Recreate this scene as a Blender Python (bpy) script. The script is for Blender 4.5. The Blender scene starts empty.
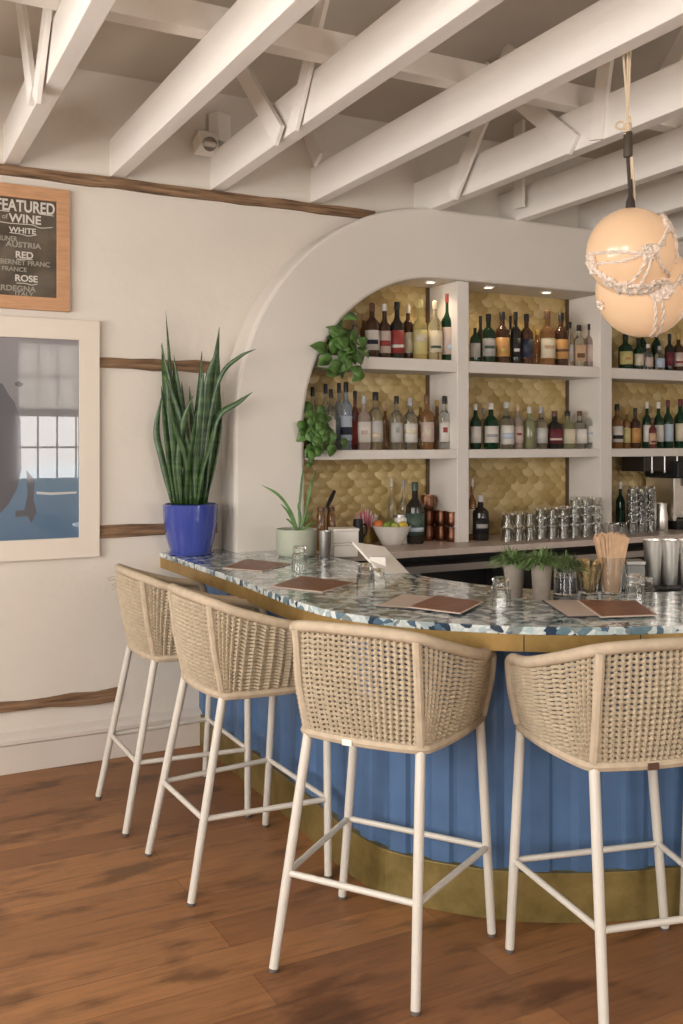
import bpy, bmesh, math, random
from mathutils import Vector, Matrix, noise
random.seed(7)
PI = math.pi
COL = bpy.context.scene.collection
SC = bpy.context.scene

# ------------------------------------------------------------------ camera, world, light, exposure
CAM_H = 1.67
VX, VY = 0.468, 0.8838
cam_d = bpy.data.cameras.new('camera')
cam = bpy.data.objects.new('camera', cam_d)
COL.objects.link(cam)
cam.location = (0, 0, CAM_H)
cam.rotation_euler = (PI / 2, 0, -math.atan2(VX, VY))
cam_d.sensor_fit = 'VERTICAL'
cam_d.sensor_height = 36.0
cam_d.lens = 985 / 1024 * 36
cam_d.shift_y = -72 / 1024
cam_d.clip_start = 0.05
SC.camera = cam

world = bpy.data.worlds.new('world')
SC.world = world
world.use_nodes = True
world.node_tree.nodes['Background'].inputs[0].default_value = (0.75, 0.85, 1.0, 1)
world.node_tree.nodes['Background'].inputs[1].default_value = 0.6

SC.view_settings.view_transform = 'Standard'
SC.view_settings.look = 'None'
SC.view_settings.exposure = -0.24
SC.view_settings.gamma = 1.0
SC.view_settings.use_curve_mapping = False

WALL_Y = 5.165      # the plastered wall behind the bar
BACK_Y = -2.2       # window wall behind the camera
LEFT_X = -2.4       # window wall on the left
RIGHT_X = 7.6


def area(name, loc, rot, sx, sy, power, color):
    d = bpy.data.lights.new(name, 'AREA')
    d.shape = 'RECTANGLE'
    d.size, d.size_y = sx, sy
    d.energy = power
    d.color = color
    o = bpy.data.objects.new(name, d)
    o.location = loc
    o.rotation_euler = rot
    COL.objects.link(o)
    return o


# daylight filling the window openings of the room (windows are modelled below)
area('daylight_left_window', (LEFT_X - 0.03, 2.7, 1.95), (0, -PI / 2, 0), 1.7, 2.6, 200, (1.0, 0.96, 0.92))
area('daylight_near_left_window', (LEFT_X - 0.03, -0.5, 1.95), (0, -PI / 2, 0), 1.7, 2.2, 240, (1.0, 0.96, 0.92))
area('daylight_back_window', (3.07, BACK_Y - 0.03, 2.02), (PI / 2, 0, 0), 1.86, 1.65, 120, (1.0, 0.96, 0.92))
area('daylight_second_window', (0.1, BACK_Y - 0.03, 2.02), (PI / 2, 0, 0), 2.2, 1.65, 14, (1.0, 0.96, 0.92))
area('daylight_far_window', (5.9, BACK_Y - 0.03, 2.02), (PI / 2, 0, 0), 1.8, 1.65, 26, (1.0, 0.96, 0.92))


# ------------------------------------------------------------------ pixel helpers (683 x 1024 photograph)
def ray(px, py):
    a = (px - 341) / 985
    return Vector((VX + VY * a, VY - VX * a, (440 - py) / 985))


def at_z(px, py, z):
    d = ray(px, py)
    return d * ((z - CAM_H) / d.z) + Vector((0, 0, CAM_H))


def at_y(px, py, y):
    d = ray(px, py)
    return d * (y / d.y) + Vector((0, 0, CAM_H))


def at_x(px, py, x):
    d = ray(px, py)
    return d * (x / d.x) + Vector((0, 0, CAM_H))


def depth(p):
    return p.x * VX + p.y * VY


CR = Vector((VY, -VX, 0))   # to the right, across the line of sight
CF = Vector((VX, VY, 0))    # away

# ------------------------------------------------------------------ materials
MATS = {}


def nodes_of(name):
    m = bpy.data.materials.new(name)
    m.use_nodes = True
    nt = m.node_tree
    return m, nt, nt.nodes['Principled BSDF']


def mat(name, col, rough=0.5, metal=0.0, trans=0.0, ior=1.45, coat=0.0, emit=None, estr=0.0,
        noise_amt=0.0, nscale=8.0, bump=0.0, bscale=60.0, sss=0.0, stretch=None, alpha=1.0):
    if name in MATS:
        return MATS[name]
    m, nt, b = nodes_of(name)
    N, L = nt.nodes, nt.links
    b.inputs['Base Color'].default_value = (*col, 1)
    b.inputs['Roughness'].default_value = rough
    b.inputs['Metallic'].default_value = metal
    b.inputs['Transmission Weight'].default_value = trans
    b.inputs['IOR'].default_value = ior
    b.inputs['Coat Weight'].default_value = coat
    b.inputs['Coat Roughness'].default_value = 0.06
    if emit:
        b.inputs['Emission Color'].default_value = (*emit, 1)
        b.inputs['Emission Strength'].default_value = estr
    if noise_amt > 0 or bump > 0:
        tc = N.new('ShaderNodeTexCoord')
        mp = N.new('ShaderNodeMapping')
        L.new(tc.outputs['Object'], mp.inputs[0])
        if stretch:
            mp.inputs['Scale'].default_value = stretch
    if noise_amt > 0:
        nz = N.new('ShaderNodeTexNoise')
        nz.inputs['Scale'].default_value = nscale
        nz.inputs['Detail'].default_value = 5
        L.new(mp.outputs[0], nz.inputs['Vector'])
        r = N.new('ShaderNodeValToRGB')
        r.color_ramp.elements[0].position = 0.3
        r.color_ramp.elements[1].position = 0.7
        r.color_ramp.elements[0].color = (*[c * (1 - noise_amt) for c in col], 1)
        r.color_ramp.elements[1].color = (*[min(1, c * (1 + noise_amt)) for c in col], 1)
        L.new(nz.outputs[0], r.inputs[0])
        L.new(r.outputs[0], b.inputs['Base Color'])
    if bump > 0:
        n2 = N.new('ShaderNodeTexNoise')
        n2.inputs['Scale'].default_value = bscale
        n2.inputs['Detail'].default_value = 4
        L.new(mp.outputs[0], n2.inputs['Vector'])
        bp = N.new('ShaderNodeBump')
        bp.inputs['Strength'].default_value = bump
        bp.inputs['Distance'].default_value = 0.01
        L.new(n2.outputs[0], bp.inputs['Height'])
        L.new(bp.outputs[0], b.inputs['Normal'])
    MATS[name] = m
    return m


def ramp_node(nt, stops, interp='LINEAR'):
    r = nt.nodes.new('ShaderNodeValToRGB')
    r.color_ramp.interpolation = interp
    e = r.color_ramp.elements
    while len(e) < len(stops):
        e.new(0.5)
    for i, (p, c) in enumerate(stops):
        e[i].position = p
        e[i].color = (*c, 1)
    return r


def floor_material():
    m, nt, b = nodes_of('oak_planks')
    N, L = nt.nodes, nt.links
    tc = N.new('ShaderNodeTexCoord')
    br = N.new('ShaderNodeTexBrick')
    br.offset = 0.37
    br.inputs['Scale'].default_value = 1.0
    br.inputs['Brick Width'].default_value = 1.9
    br.inputs['Row Height'].default_value = 0.19
    br.inputs['Mortar Size'].default_value = 0.0016
    br.inputs['Mortar Smooth'].default_value = 0.3
    br.inputs['Color1'].default_value = (0.335, 0.158, 0.062, 1)
    br.inputs['Color2'].default_value = (0.22, 0.096, 0.037, 1)
    br.inputs['Mortar'].default_value = (0.16, 0.07, 0.03, 1)
    L.new(tc.outputs['Object'], br.inputs['Vector'])
    mp = N.new('ShaderNodeMapping')
    mp.inputs['Scale'].default_value = (1.6, 22, 1)
    L.new(tc.outputs['Object'], mp.inputs[0])
    g = N.new('ShaderNodeTexNoise')
    g.inputs['Scale'].default_value = 2.2
    g.inputs['Detail'].default_value = 8
    g.inputs['Roughness'].default_value = 0.6
    g.inputs['Distortion'].default_value = 0.6
    L.new(mp.outputs[0], g.inputs['Vector'])
    gr = ramp_node(nt, [(0.28, (0.62, 0.58, 0.55)), (0.46, (0.90, 0.88, 0.86)), (0.75, (1.18, 1.14, 1.08))])
    L.new(g.outputs[0], gr.inputs[0])
    mx = N.new('ShaderNodeMix')
    mx.data_type = 'RGBA'
    mx.blend_type = 'MULTIPLY'
    mx.inputs[0].default_value = 1
    L.new(br.outputs['Color'], mx.inputs[6])
    L.new(gr.outputs[0], mx.inputs[7])
    # worn dark stains with their own shapes
    mp2 = N.new('ShaderNodeMapping')
    mp2.inputs['Scale'].default_value = (1.0, 2.2, 1)
    L.new(tc.outputs['Object'], mp2.inputs[0])
    s = N.new('ShaderNodeTexNoise')
    s.inputs['Scale'].default_value = 2.6
    s.inputs['Detail'].default_value = 5
    L.new(mp2.outputs[0], s.inputs['Vector'])
    sr = ramp_node(nt, [(0.36, (0.34, 0.31, 0.29)), (0.47, (1, 1, 1))])
    L.new(s.outputs[0], sr.inputs[0])
    mx2 = N.new('ShaderNodeMix')
    mx2.data_type = 'RGBA'
    mx2.blend_type = 'MULTIPLY'
    mx2.inputs[0].default_value = 0.75
    L.new(mx.outputs[2], mx2.inputs[6])
    L.new(sr.outputs[0], mx2.inputs[7])
    L.new(mx2.outputs[2], b.inputs['Base Color'])
    rr = ramp_node(nt, [(0.3, (0.42, 0.42, 0.42)), (0.7, (0.58, 0.58, 0.58))])
    L.new(g.outputs[0], rr.inputs[0])
    L.new(rr.outputs[0], b.inputs['Roughness'])
    bp = N.new('ShaderNodeBump')
    bp.inputs['Strength'].default_value = 0.25
    bp.inputs['Distance'].default_value = 0.004
    L.new(g.outputs[0], bp.inputs['Height'])
    L.new(bp.outputs[0], b.inputs['Normal'])
    return m


def agate_material():
    m, nt, b = nodes_of('shell_resin_top')
    N, L = nt.nodes, nt.links
    tc = N.new('ShaderNodeTexCoord')
    nz = N.new('ShaderNodeTexNoise')
    nz.inputs['Scale'].default_value = 9
    nz.inputs['Detail'].default_value = 3
    L.new(tc.outputs['Object'], nz.inputs['Vector'])
    ad = N.new('ShaderNodeVectorMath')
    ad.operation = 'MULTIPLY_ADD'
    ad.inputs[1].default_value = (0.10, 0.10, 0.10)
    L.new(nz.outputs['Color'], ad.inputs[0])
    L.new(tc.outputs['Object'], ad.inputs[2])
    vo = N.new('ShaderNodeTexVoronoi')
    vo.inputs['Scale'].default_value = 31
    L.new(ad.outputs[0], vo.inputs['Vector'])
    sp = N.new('ShaderNodeSeparateColor')
    L.new(vo.outputs['Color'], sp.inputs[0])
    cr = ramp_node(nt, [(0.0, (0.03, 0.06, 0.10)), (0.13, (0.16, 0.25, 0.29)), (0.27, (0.70, 0.76, 0.74)),
                        (0.44, (0.26, 0.30, 0.29)), (0.52, (0.50, 0.62, 0.63)), (0.62, (0.80, 0.84, 0.82)),
                        (0.82, (0.10, 0.17, 0.24)), (0.91, (0.42, 0.50, 0.50))], 'CONSTANT')
    L.new(sp.outputs[0], cr.inputs[0])
    v2 = N.new('ShaderNodeTexVoronoi')
    v2.inputs['Scale'].default_value = 55
    L.new(ad.outputs[0], v2.inputs['Vector'])
    r2 = ramp_node(nt, [(0.0, (1.25, 1.25, 1.25)), (0.6, (0.55, 0.58, 0.6))])
    L.new(v2.outputs['Distance'], r2.inputs[0])
    mx = N.new('ShaderNodeMix')
    mx.data_type = 'RGBA'
    mx.blend_type = 'MULTIPLY'
    mx.inputs[0].default_value = 0.4
    L.new(cr.outputs[0], mx.inputs[6])
    L.new(r2.outputs[0], mx.inputs[7])
    L.new(mx.outputs[2], b.inputs['Base Color'])
    b.inputs['Roughness'].default_value = 0.16
    b.inputs['Coat Weight'].default_value = 0.6
    b.inputs['Coat Roughness'].default_value = 0.08
    return m


def old_wood_material():
    m, nt, b = nodes_of('old_exposed_wood')
    N, L = nt.nodes, nt.links
    tc = N.new('ShaderNodeTexCoord')
    mp = N.new('ShaderNodeMapping')
    mp.inputs['Scale'].default_value = (2.0, 30, 30)
    L.new(tc.outputs['Object'], mp.inputs[0])
    g = N.new('ShaderNodeTexNoise')
    g.inputs['Scale'].default_value = 2.0
    g.inputs['Detail'].default_value = 6
    L.new(mp.outputs[0], g.inputs['Vector'])
    r = ramp_node(nt, [(0.30, (0.05, 0.03, 0.018)), (0.48, (0.21, 0.12, 0.062)), (0.75, (0.36, 0.23, 0.135))])
    L.new(g.outputs[0], r.inputs[0])
    L.new(r.outputs[0], b.inputs['Base Color'])
    b.inputs['Roughness'].default_value = 0.8
    bp = N.new('ShaderNodeBump')
    bp.inputs['Distance'].default_value = 0.01
    L.new(g.outputs[0], bp.inputs['Height'])
    L.new(bp.outputs[0], b.inputs['Normal'])
    return m


def tile_material():
    m, nt, b = nodes_of('gold_glazed_tile')
    N, L = nt.nodes, nt.links
    at = N.new('ShaderNodeAttribute')
    at.attribute_name = 'tile_tone'
    r = ramp_node(nt, [(0.0, (0.42, 0.29, 0.105)), (0.5, (0.55, 0.405, 0.17)), (1.0, (0.68, 0.53, 0.27))])
    L.new(at.outputs['Fac'], r.inputs[0])
    L.new(r.outputs[0], b.inputs['Base Color'])
    b.inputs['Roughness'].default_value = 0.38
    b.inputs['Metallic'].default_value = 0.1
    return m


def art_material():
    m, nt, b = nodes_of('print_sea')
    N, L = nt.nodes, nt.links
    tc = N.new('ShaderNodeTexCoord')
    sx = N.new('ShaderNodeSeparateXYZ')
    L.new(tc.outputs['Object'], sx.inputs[0])
    nz = N.new('ShaderNodeTexNoise')
    nz.inputs['Scale'].default_value = 9
    L.new(tc.outputs['Object'], nz.inputs['Vector'])
    ma = N.new('ShaderNodeMath')
    ma.operation = 'MULTIPLY_ADD'
    ma.inputs[1].default_value = 0.10
    L.new(nz.outputs[0], ma.inputs[0])
    L.new(sx.outputs['Z'], ma.inputs[2])
    mr = N.new('ShaderNodeMapRange')
    mr.inputs[1].default_value = 1.17
    mr.inputs[2].default_value = 2.22
    L.new(ma.outputs[0], mr.inputs[0])
    r = ramp_node(nt, [(0.0, (0.06, 0.125, 0.22)), (0.30, (0.11, 0.19, 0.28)), (0.36, (0.14, 0.21, 0.28)),
                       (0.45, (0.17, 0.17, 0.18)), (1.0, (0.23, 0.22, 0.235))])
    L.new(mr.outputs[0], r.inputs[0])
    L.new(r.outputs[0], b.inputs['Base Color'])
    b.inputs['Roughness'].default_value = 0.6
    b.inputs['Coat Weight'].default_value = 1.0
    b.inputs['Coat Roughness'].default_value = 0.0
    b.inputs['Coat IOR'].default_value = 1.6
    return m


def brass_material(name, c1, c2, rough, metal):
    m, nt, b = nodes_of(name)
    N, L = nt.nodes, nt.links
    tc = N.new('ShaderNodeTexCoord')
    nz = N.new('ShaderNodeTexNoise')
    nz.inputs['Scale'].default_value = 7
    nz.inputs['Detail'].default_value = 8
    nz.inputs['Roughness'].default_value = 0.65
    L.new(tc.outputs['Object'], nz.inputs['Vector'])
    r = ramp_node(nt, [(0.32, c1), (0.68, c2)])
    L.new(nz.outputs[0], r.inputs[0])
    L.new(r.outputs[0], b.inputs['Base Color'])
    b.inputs['Roughness'].default_value = rough
    b.inputs['Metallic'].default_value = metal
    return m


PLASTER = mat('cream_plaster', (0.72, 0.665, 0.59), 0.85, noise_amt=0.03, nscale=2.5, bump=0.25, bscale=14)
ARCHP = mat('smooth_arch_plaster', (0.72, 0.67, 0.605), 0.8, noise_amt=0.02, nscale=3, bump=0.12, bscale=8)
CEILM = mat('ceiling_boards', (0.62, 0.56, 0.48), 0.9, noise_amt=0.05, nscale=3)
BEAMM = mat('white_beam_paint', (0.83, 0.785, 0.73), 0.6, noise_amt=0.04, nscale=6, bump=0.3, bscale=12, stretch=(1, .15, 1))
SHELFM = mat('white_shelf_paint', (0.74, 0.69, 0.64), 0.5, noise_amt=0.02, nscale=5)
BASEM = mat('baseboard_paint', (0.68, 0.615, 0.55), 0.5, noise_amt=0.03, nscale=4)
ROPE = mat('beige_rope', (0.43, 0.355, 0.25), 0.85, noise_amt=0.12, nscale=40)
ROPE_D = mat('beige_rope_wrap', (0.48, 0.39, 0.28), 0.8, noise_amt=0.1, nscale=30)
LEGM = mat('cream_powder_coat', (0.61, 0.575, 0.51), 0.35)
BLUE = mat('blue_panel_paint', (0.072, 0.142, 0.27), 0.42, noise_amt=0.10, nscale=9, bump=0.15, bscale=30)
BRASS = brass_material('brass_band', (0.30, 0.185, 0.055), (0.44, 0.29, 0.10), 0.42, 0.55)
BRASSK = brass_material('aged_brass_kick', (0.17, 0.125, 0.035), (0.33, 0.25, 0.09), 0.45, 0.5)
TOPM = agate_material()
FLOORM = floor_material()
OLDW = old_wood_material()
TILEM = tile_material()
BLACK = mat('black_paint', (0.012, 0.012, 0.013), 0.5)
DARK = mat('dark_cabinet', (0.02, 0.018, 0.017), 0.45)
STEEL = mat('brushed_steel', (0.92, 0.89, 0.85), 0.36, 1.0)
STEELD = mat('dull_steel', (0.40, 0.38, 0.36), 0.35, 0.9)
COPPER = mat('copper_mug', (0.27, 0.125, 0.075), 0.3, 1.0, noise_amt=0.15, nscale=12)
GLASS = mat('clear_glass', (0.97, 0.98, 0.97), 0.02, trans=1.0)
GREENL = mat('leaf_green', (0.075, 0.17, 0.035), 0.45, noise_amt=0.45, nscale=18)
GREEND = mat('leaf_dark', (0.035, 0.10, 0.022), 0.4, noise_amt=0.5, nscale=12)
GREENH = mat('herb_green', (0.105, 0.165, 0.05), 0.5, noise_amt=0.45, nscale=30)
GREENP = mat('pothos_green', (0.085, 0.17, 0.04), 0.38, noise_amt=0.5, nscale=25)
SOIL = mat('potting_soil', (0.05, 0.032, 0.02), 0.95)
WALNUT = mat('menu_leather', (0.20, 0.075, 0.035), 0.4, noise_amt=0.25, nscale=20)
PAPER = mat('menu_paper', (0.52, 0.42, 0.35), 0.6)
WHITEP = mat('white_plastic', (0.80, 0.76, 0.70), 0.35)


# ------------------------------------------------------------------ mesh helpers
class MB:
    def __init__(self):
        self.v, self.f, self.sm = [], [], []

    def add(self, vs, fs, smooth=False):
        o = len(self.v)
        self.v += [tuple(p) for p in vs]
        self.f += [tuple(i + o for i in f) for f in fs]
        self.sm += [smooth] * len(fs)
        return self

    def box(self, x0, x1, y0, y1, z0, z1):
        vs = [(x, y, z) for z in (z0, z1) for y in (y0, y1) for x in (x0, x1)]
        return self.add(vs, [(0, 2, 3, 1), (4, 5, 7, 6), (0, 1, 5, 4), (2, 6, 7, 3), (0, 4, 6, 2), (1, 3, 7, 5)])

    def obox(self, c, ax, ay, az, hx, hy, hz):
        c, ax, ay, az = Vector(c), Vector(ax), Vector(ay), Vector(az)
        vs = [c + ax * (hx * i) + ay * (hy * j) + az * (hz * k) for k in (-1, 1) for j in (-1, 1) for i in (-1, 1)]
        return self.add(vs, [(0, 2, 3, 1), (4, 5, 7, 6), (0, 1, 5, 4), (2, 6, 7, 3), (0, 4, 6, 2), (1, 3, 7, 5)])

    def bar(self, a, b, w, h, up=(0, 0, 1)):
        a, b = Vector(a), Vector(b)
        d = b - a
        L = d.length
        d.normalize()
        s = d.cross(Vector(up))
        if s.length < 1e-4:
            s = d.cross(Vector((1, 0, 0)))
        s.normalize()
        u = s.cross(d)
        return self.obox((a + b) / 2, d, s, u, L / 2, w / 2, h / 2)

    def lathe(self, c, prof, seg=24, axis=None, a0=0, a1=2 * PI, smooth=True, sq=None):
        """prof: list of (r, z). sq: squareness exponent for square bottles"""
        c = Vector(c)
        full = abs(a1 - a0 - 2 * PI) < 1e-6
        n = seg if full else seg + 1
        vs = []
        q = axis.normalized().to_track_quat('Z', 'Y') if axis is not None else None
        for r, z in prof:
            for i in range(n):
                a = a0 + (a1 - a0) * i / seg
                rr = r
                if sq:
                    rr = r * sq / (abs(math.cos(a)) ** 6 + abs(math.sin(a)) ** 6) ** (1 / 6)
                p = Vector((rr * math.cos(a), rr * math.sin(a), z))
                if q:
                    p = q @ p
                vs.append(c + p)
        fs = []
        for k in range(len(prof) - 1):
            for i in range(seg):
                j = (i + 1) % n if full else i + 1
                fs.append((k * n + i, k * n + j, (k + 1) * n + j, (k + 1) * n + i))
        self.add(vs, fs, smooth)
        return self

    def tube(self, pts, r, sides=8, closed=False, cap=True, ripple=None):
        pts = [Vector(p) for p in pts]
        n = len(pts)
        rs = r if isinstance(r, (list, tuple)) else [r] * n
        vs, fs = [], []
        prev = None
        for i, p in enumerate(pts):
            if closed:
                t = pts[(i + 1) % n] - pts[i - 1]
            else:
                t = pts[min(i + 1, n - 1)] - pts[max(i - 1, 0)]
            if t.length < 1e-9:
                t = Vector((0, 0, 1))
            t.normalize()
            if prev is None:
                ref = Vector((0, 0, 1)) if abs(t.z) < 0.9 else Vector((1, 0, 0))
                nrm = t.cross(ref).normalized()
            else:
                nrm = prev - t * prev.dot(t)
                if nrm.length < 1e-6:
                    nrm = t.orthogonal()
                nrm.normalize()
            prev = nrm
            bn = t.cross(nrm)
            for k in range(sides):
                a = 2 * PI * k / sides
                vs.append(p + (nrm * math.cos(a) + bn * math.sin(a)) * rs[i])
        m = n if closed else n - 1
        for i in range(m):
            j = (i + 1) % n
            for k in range(sides):
                l = (k + 1) % sides
                fs.append((i * sides + k, i * sides + l, j * sides + l, j * sides + k))
        if cap and not closed:
            fs.append(tuple(range(sides))[::-1])
            fs.append(tuple((n - 1) * sides + k for k in range(sides)))
        return self.add(vs, fs, True)

    def sphere(self, c, r, seg=16, rings=10, sc=(1, 1, 1)):
        prof = []
        c = Vector(c)
        vs, fs = [], []
        for i in range(rings + 1):
            a = PI * i / rings
            for k in range(seg):
                b = 2 * PI * k / seg
                vs.append(c + Vector((r * sc[0] * math.sin(a) * math.cos(b), r * sc[1] * math.sin(a) * math.sin(b), -r * sc[2] * math.cos(a))))
        for i in range(rings):
            for k in range(seg):
                l = (k + 1) % seg
                fs.append((i * seg + k, i * seg + l, (i + 1) * seg + l, (i + 1) * seg + k))
        return self.add(vs, fs, True)

    def prism(self, poly, z0, z1, plane='XY'):
        n = len(poly)
        if plane == 'XY':
            vs = [(x, y, z0) for x, y in poly] + [(x, y, z1) for x, y in poly]
        else:   # XZ polygon extruded in Y
            vs = [(x, z0, z) for x, z in poly] + [(x, z1, z) for x, z in poly]
        fs = [tuple(range(n))[::-1], tuple(range(n, 2 * n))]
        fs += [(i, (i + 1) % n, n + (i + 1) % n, n + i) for i in range(n)]
        return self.add(vs, fs)

    def strip(self, left, right, smooth=True):
        n = len(left)
        vs = [*left, *right]
        return self.add(vs, [(i, i + 1, n + i + 1, n + i) for i in range(n - 1)], smooth)

    def build(self, name, m, parent=None, bevel=0.0, solid=0.0, sharp=40, origin=None, merge=True):
        me = bpy.data.meshes.new(name)
        org = Vector(origin) if origin is not None else Vector((0, 0, 0))
        me.from_pydata([tuple(Vector(p) - org) for p in self.v], [], self.f)
        bm = bmesh.new()
        bm.from_mesh(me)
        if merge:
            for f, s in zip(bm.faces, self.sm):
                f.smooth = s
            bmesh.ops.remove_doubles(bm, verts=bm.verts, dist=1e-6)
            bmesh.ops.dissolve_degenerate(bm, dist=1e-7, edges=bm.edges)
        bmesh.ops.recalc_face_normals(bm, faces=bm.faces)
        bm.to_mesh(me)
        bm.free()
        if any(self.sm):
            me.set_sharp_from_angle(angle=math.radians(sharp))
        me.materials.append(m)
        me.update()
        o = bpy.data.objects.new(name, me)
        COL.objects.link(o)
        if parent is not None:
            o.parent = parent
            if origin is not None:
                o.location = org
        elif origin is not None:
            o.location = org
        if bevel > 0:
            b = o.modifiers.new('bevel', 'BEVEL')
            b.width = bevel
            b.segments = 2
            b.limit_method = 'ANGLE'
            b.angle_limit = math.radians(50)
        if solid:
            s = o.modifiers.new('thick', 'SOLIDIFY')
            s.thickness = solid
            s.offset = 0
        return o


def spline(pts, n=8, closed=False):
    pts = [Vector(p) for p in pts]
    out = []
    N = len(pts)
    rng = range(N if closed else N - 1)
    for i in rng:
        if closed:
            p0, p1, p2, p3 = pts[i - 1], pts[i], pts[(i + 1) % N], pts[(i + 2) % N]
        else:
            p1, p2 = pts[i], pts[i + 1]
            p0 = pts[i - 1] if i > 0 else p1 * 2 - p2
            p3 = pts[i + 2] if i + 2 < N else p2 * 2 - p1
        for k in range(n):
            t = k / n
            out.append(0.5 * ((2 * p1) + (p2 - p0) * t + (2 * p0 - 5 * p1 + 4 * p2 - p3) * t * t + (3 * p1 - p0 - 3 * p2 + p3) * t ** 3))
    if not closed:
        out.append(pts[-1])
    return out


def resample(pts, n):
    L = [0]
    for a, b in zip(pts, pts[1:]):
        L.append(L[-1] + (b - a).length)
    out = []
    j = 0
    for i in range(n):
        s = L[-1] * i / (n - 1)
        while j < len(L) - 2 and L[j + 1] < s:
            j += 1
        t = (s - L[j]) / max(1e-9, L[j + 1] - L[j])
        out.append(pts[j].lerp(pts[j + 1], min(1, t)))
    return out


def tag(o, label=None, cat=None, group=None, kind=None):
    if label: o['label'] = label
    if cat: o['category'] = cat
    if group: o['group'] = group
    if kind: o['kind'] = kind
    return o


def thing(name, label, cat, loc=(0, 0, 0), rz=0.0, group=None):
    o = bpy.data.objects.new(name, None)
    o.empty_display_size = 0.05
    o.location = loc
    o.rotation_euler = (0, 0, rz)
    COL.objects.link(o)
    return tag(o, label, cat, group)


def struct(o):
    o['kind'] = 'structure'
    return o


def copy_tree(o, parent=None):
    c = o.copy()
    COL.objects.link(c)
    c.parent = parent
    for ch in KIDS.get(o.name, []):
        copy_tree(ch, c)
    KIDS[c.name] = [x for x in bpy.data.objects if x.parent == c]
    return c


KIDS = {}


def note_kids(o):
    ch = [x for x in bpy.data.objects if x.parent == o]
    KIDS[o.name] = ch
    for c in ch:
        note_kids(c)


# ================================================================== THE ROOM
struct(MB().box(LEFT_X, RIGHT_X, BACK_Y, 5.6, -0.1, 0).build('floor', FLOORM))

CZ0, CSL = 3.60, 0.13     # ceiling height at the bar wall and its rise towards the room
m = MB()
cy0, cy1 = 5.6, BACK_Y - 0.2
vs = []
for y in (cy0, cy1):
    z = CZ0 + (WALL_Y - y) * CSL
    for x in (LEFT_X - .2, RIGHT_X + .2):
        vs += [(x, y, z), (x, y, z + 0.1)]
m.add(vs, [(0, 2, 6, 4), (1, 5, 7, 3), (0, 1, 3, 2), (4, 6, 7, 5), (0, 4, 5, 1), (2, 3, 7, 6)])
struct(m.build('ceiling', CEILM))

m = MB().box(LEFT_X, 2.25, WALL_Y, WALL_Y + 0.3, 0, 3.75)
m.box(2.25, RIGHT_X, WALL_Y, WALL_Y + 0.3, 2.80, 3.75)
wp = [(2.25, 1.0)] + [(3.30 + 1.12 * math.cos(PI - PI / 2 * i / 16), 1.76 + 1.10 * math.sin(PI - PI / 2 * i / 16)) for i in range(17)] + [(2.25, 2.86)]
m.prism([(2.25, 1.0)] + [(a, b) for a, b in wp if a > 2.2505 and b < 2.7995] + [(2.95, 2.80), (2.25, 2.80)], WALL_Y, WALL_Y + .18, 'XZ')
m.box(6.3, RIGHT_X, WALL_Y, WALL_Y + 0.3, 0, 2.85)
struct(m.build('wall_front', PLASTER))
struct(MB().box(RIGHT_X, RIGHT_X + 0.2, BACK_Y, 5.6, 0, 5.0).build('wall_right', PLASTER))


def window_wall(name, axis, pos, lo, hi, wins, zt, outward):
    """axis 'y': wall runs along X at y=pos.  wins: list of (a0,a1,z0,z1)"""
    m = MB()
    t0, t1 = (pos, pos + 0.2 * outward) if outward > 0 else (pos - 0.2, pos)

    def bx(a0, a1, z0, z1):
        if axis == 'y':
            m.box(a0, a1, t0, t1, z0, z1)
        else:
            m.box(t0, t1, a0, a1, z0, z1)
    cur = lo
    for a0, a1, z0, z1 in wins:
        bx(cur, a0, 0, zt)
        bx(a0, a1, 0, z0)
        bx(a0, a1, z1, zt)
        cur = a1
    bx(cur, hi, 0, zt)
    struct(m.build(name, PLASTER))


back_wins = [(-1.0, 1.2, 1.2, 2.85), (2.14, 4.0, 1.2, 2.85), (5.0, 6.8, 1.2, 2.85)]
window_wall('wall_back', 'y', BACK_Y, LEFT_X - .2, RIGHT_X + .2, back_wins, 5.0, -1)
left_wins = [(-1.6, 0.6, 1.1, 2.8), (1.4, 4.0, 1.1, 2.8)]
window_wall('wall_left', 'x', LEFT_X, BACK_Y, 5.6, left_wins, 5.0, -1)
wi = 1
for axis, pos, wins in (('y', BACK_Y, back_wins), ('x', LEFT_X, left_wins)):
    for a0, a1, z0, z1 in wins:
        m = MB()

        def bx(a, b, c, d, dep=0.04):
            if axis == 'y':
                m.box(a, b, pos, pos + dep, c, d)
            else:
                m.box(pos, pos + dep, a, b, c, d)
        bx(a0 - .07, a0, z0 - .07, z1 + .07)
        bx(a1, a1 + .07, z0 - .07, z1 + .07)
        bx(a0, a1, z0 - .07, z0)
        bx(a0, a1, z1, z1 + .07)
        bx(a0, a1, 1.96, 2.06)
        n = round((a1 - a0) / 0.235)
        for i in range(1, n):
            x = a0 + (a1 - a0) * i / n
            bx(x - .010, x + .010, z0, z1, .03)
        for zz in (1.58, 2.45):
            bx(a0, a1, zz - .012, zz + .012, .03)
        struct(m.build('window_%d' % wi, BEAMM, bevel=.003))
        wi += 1

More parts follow.
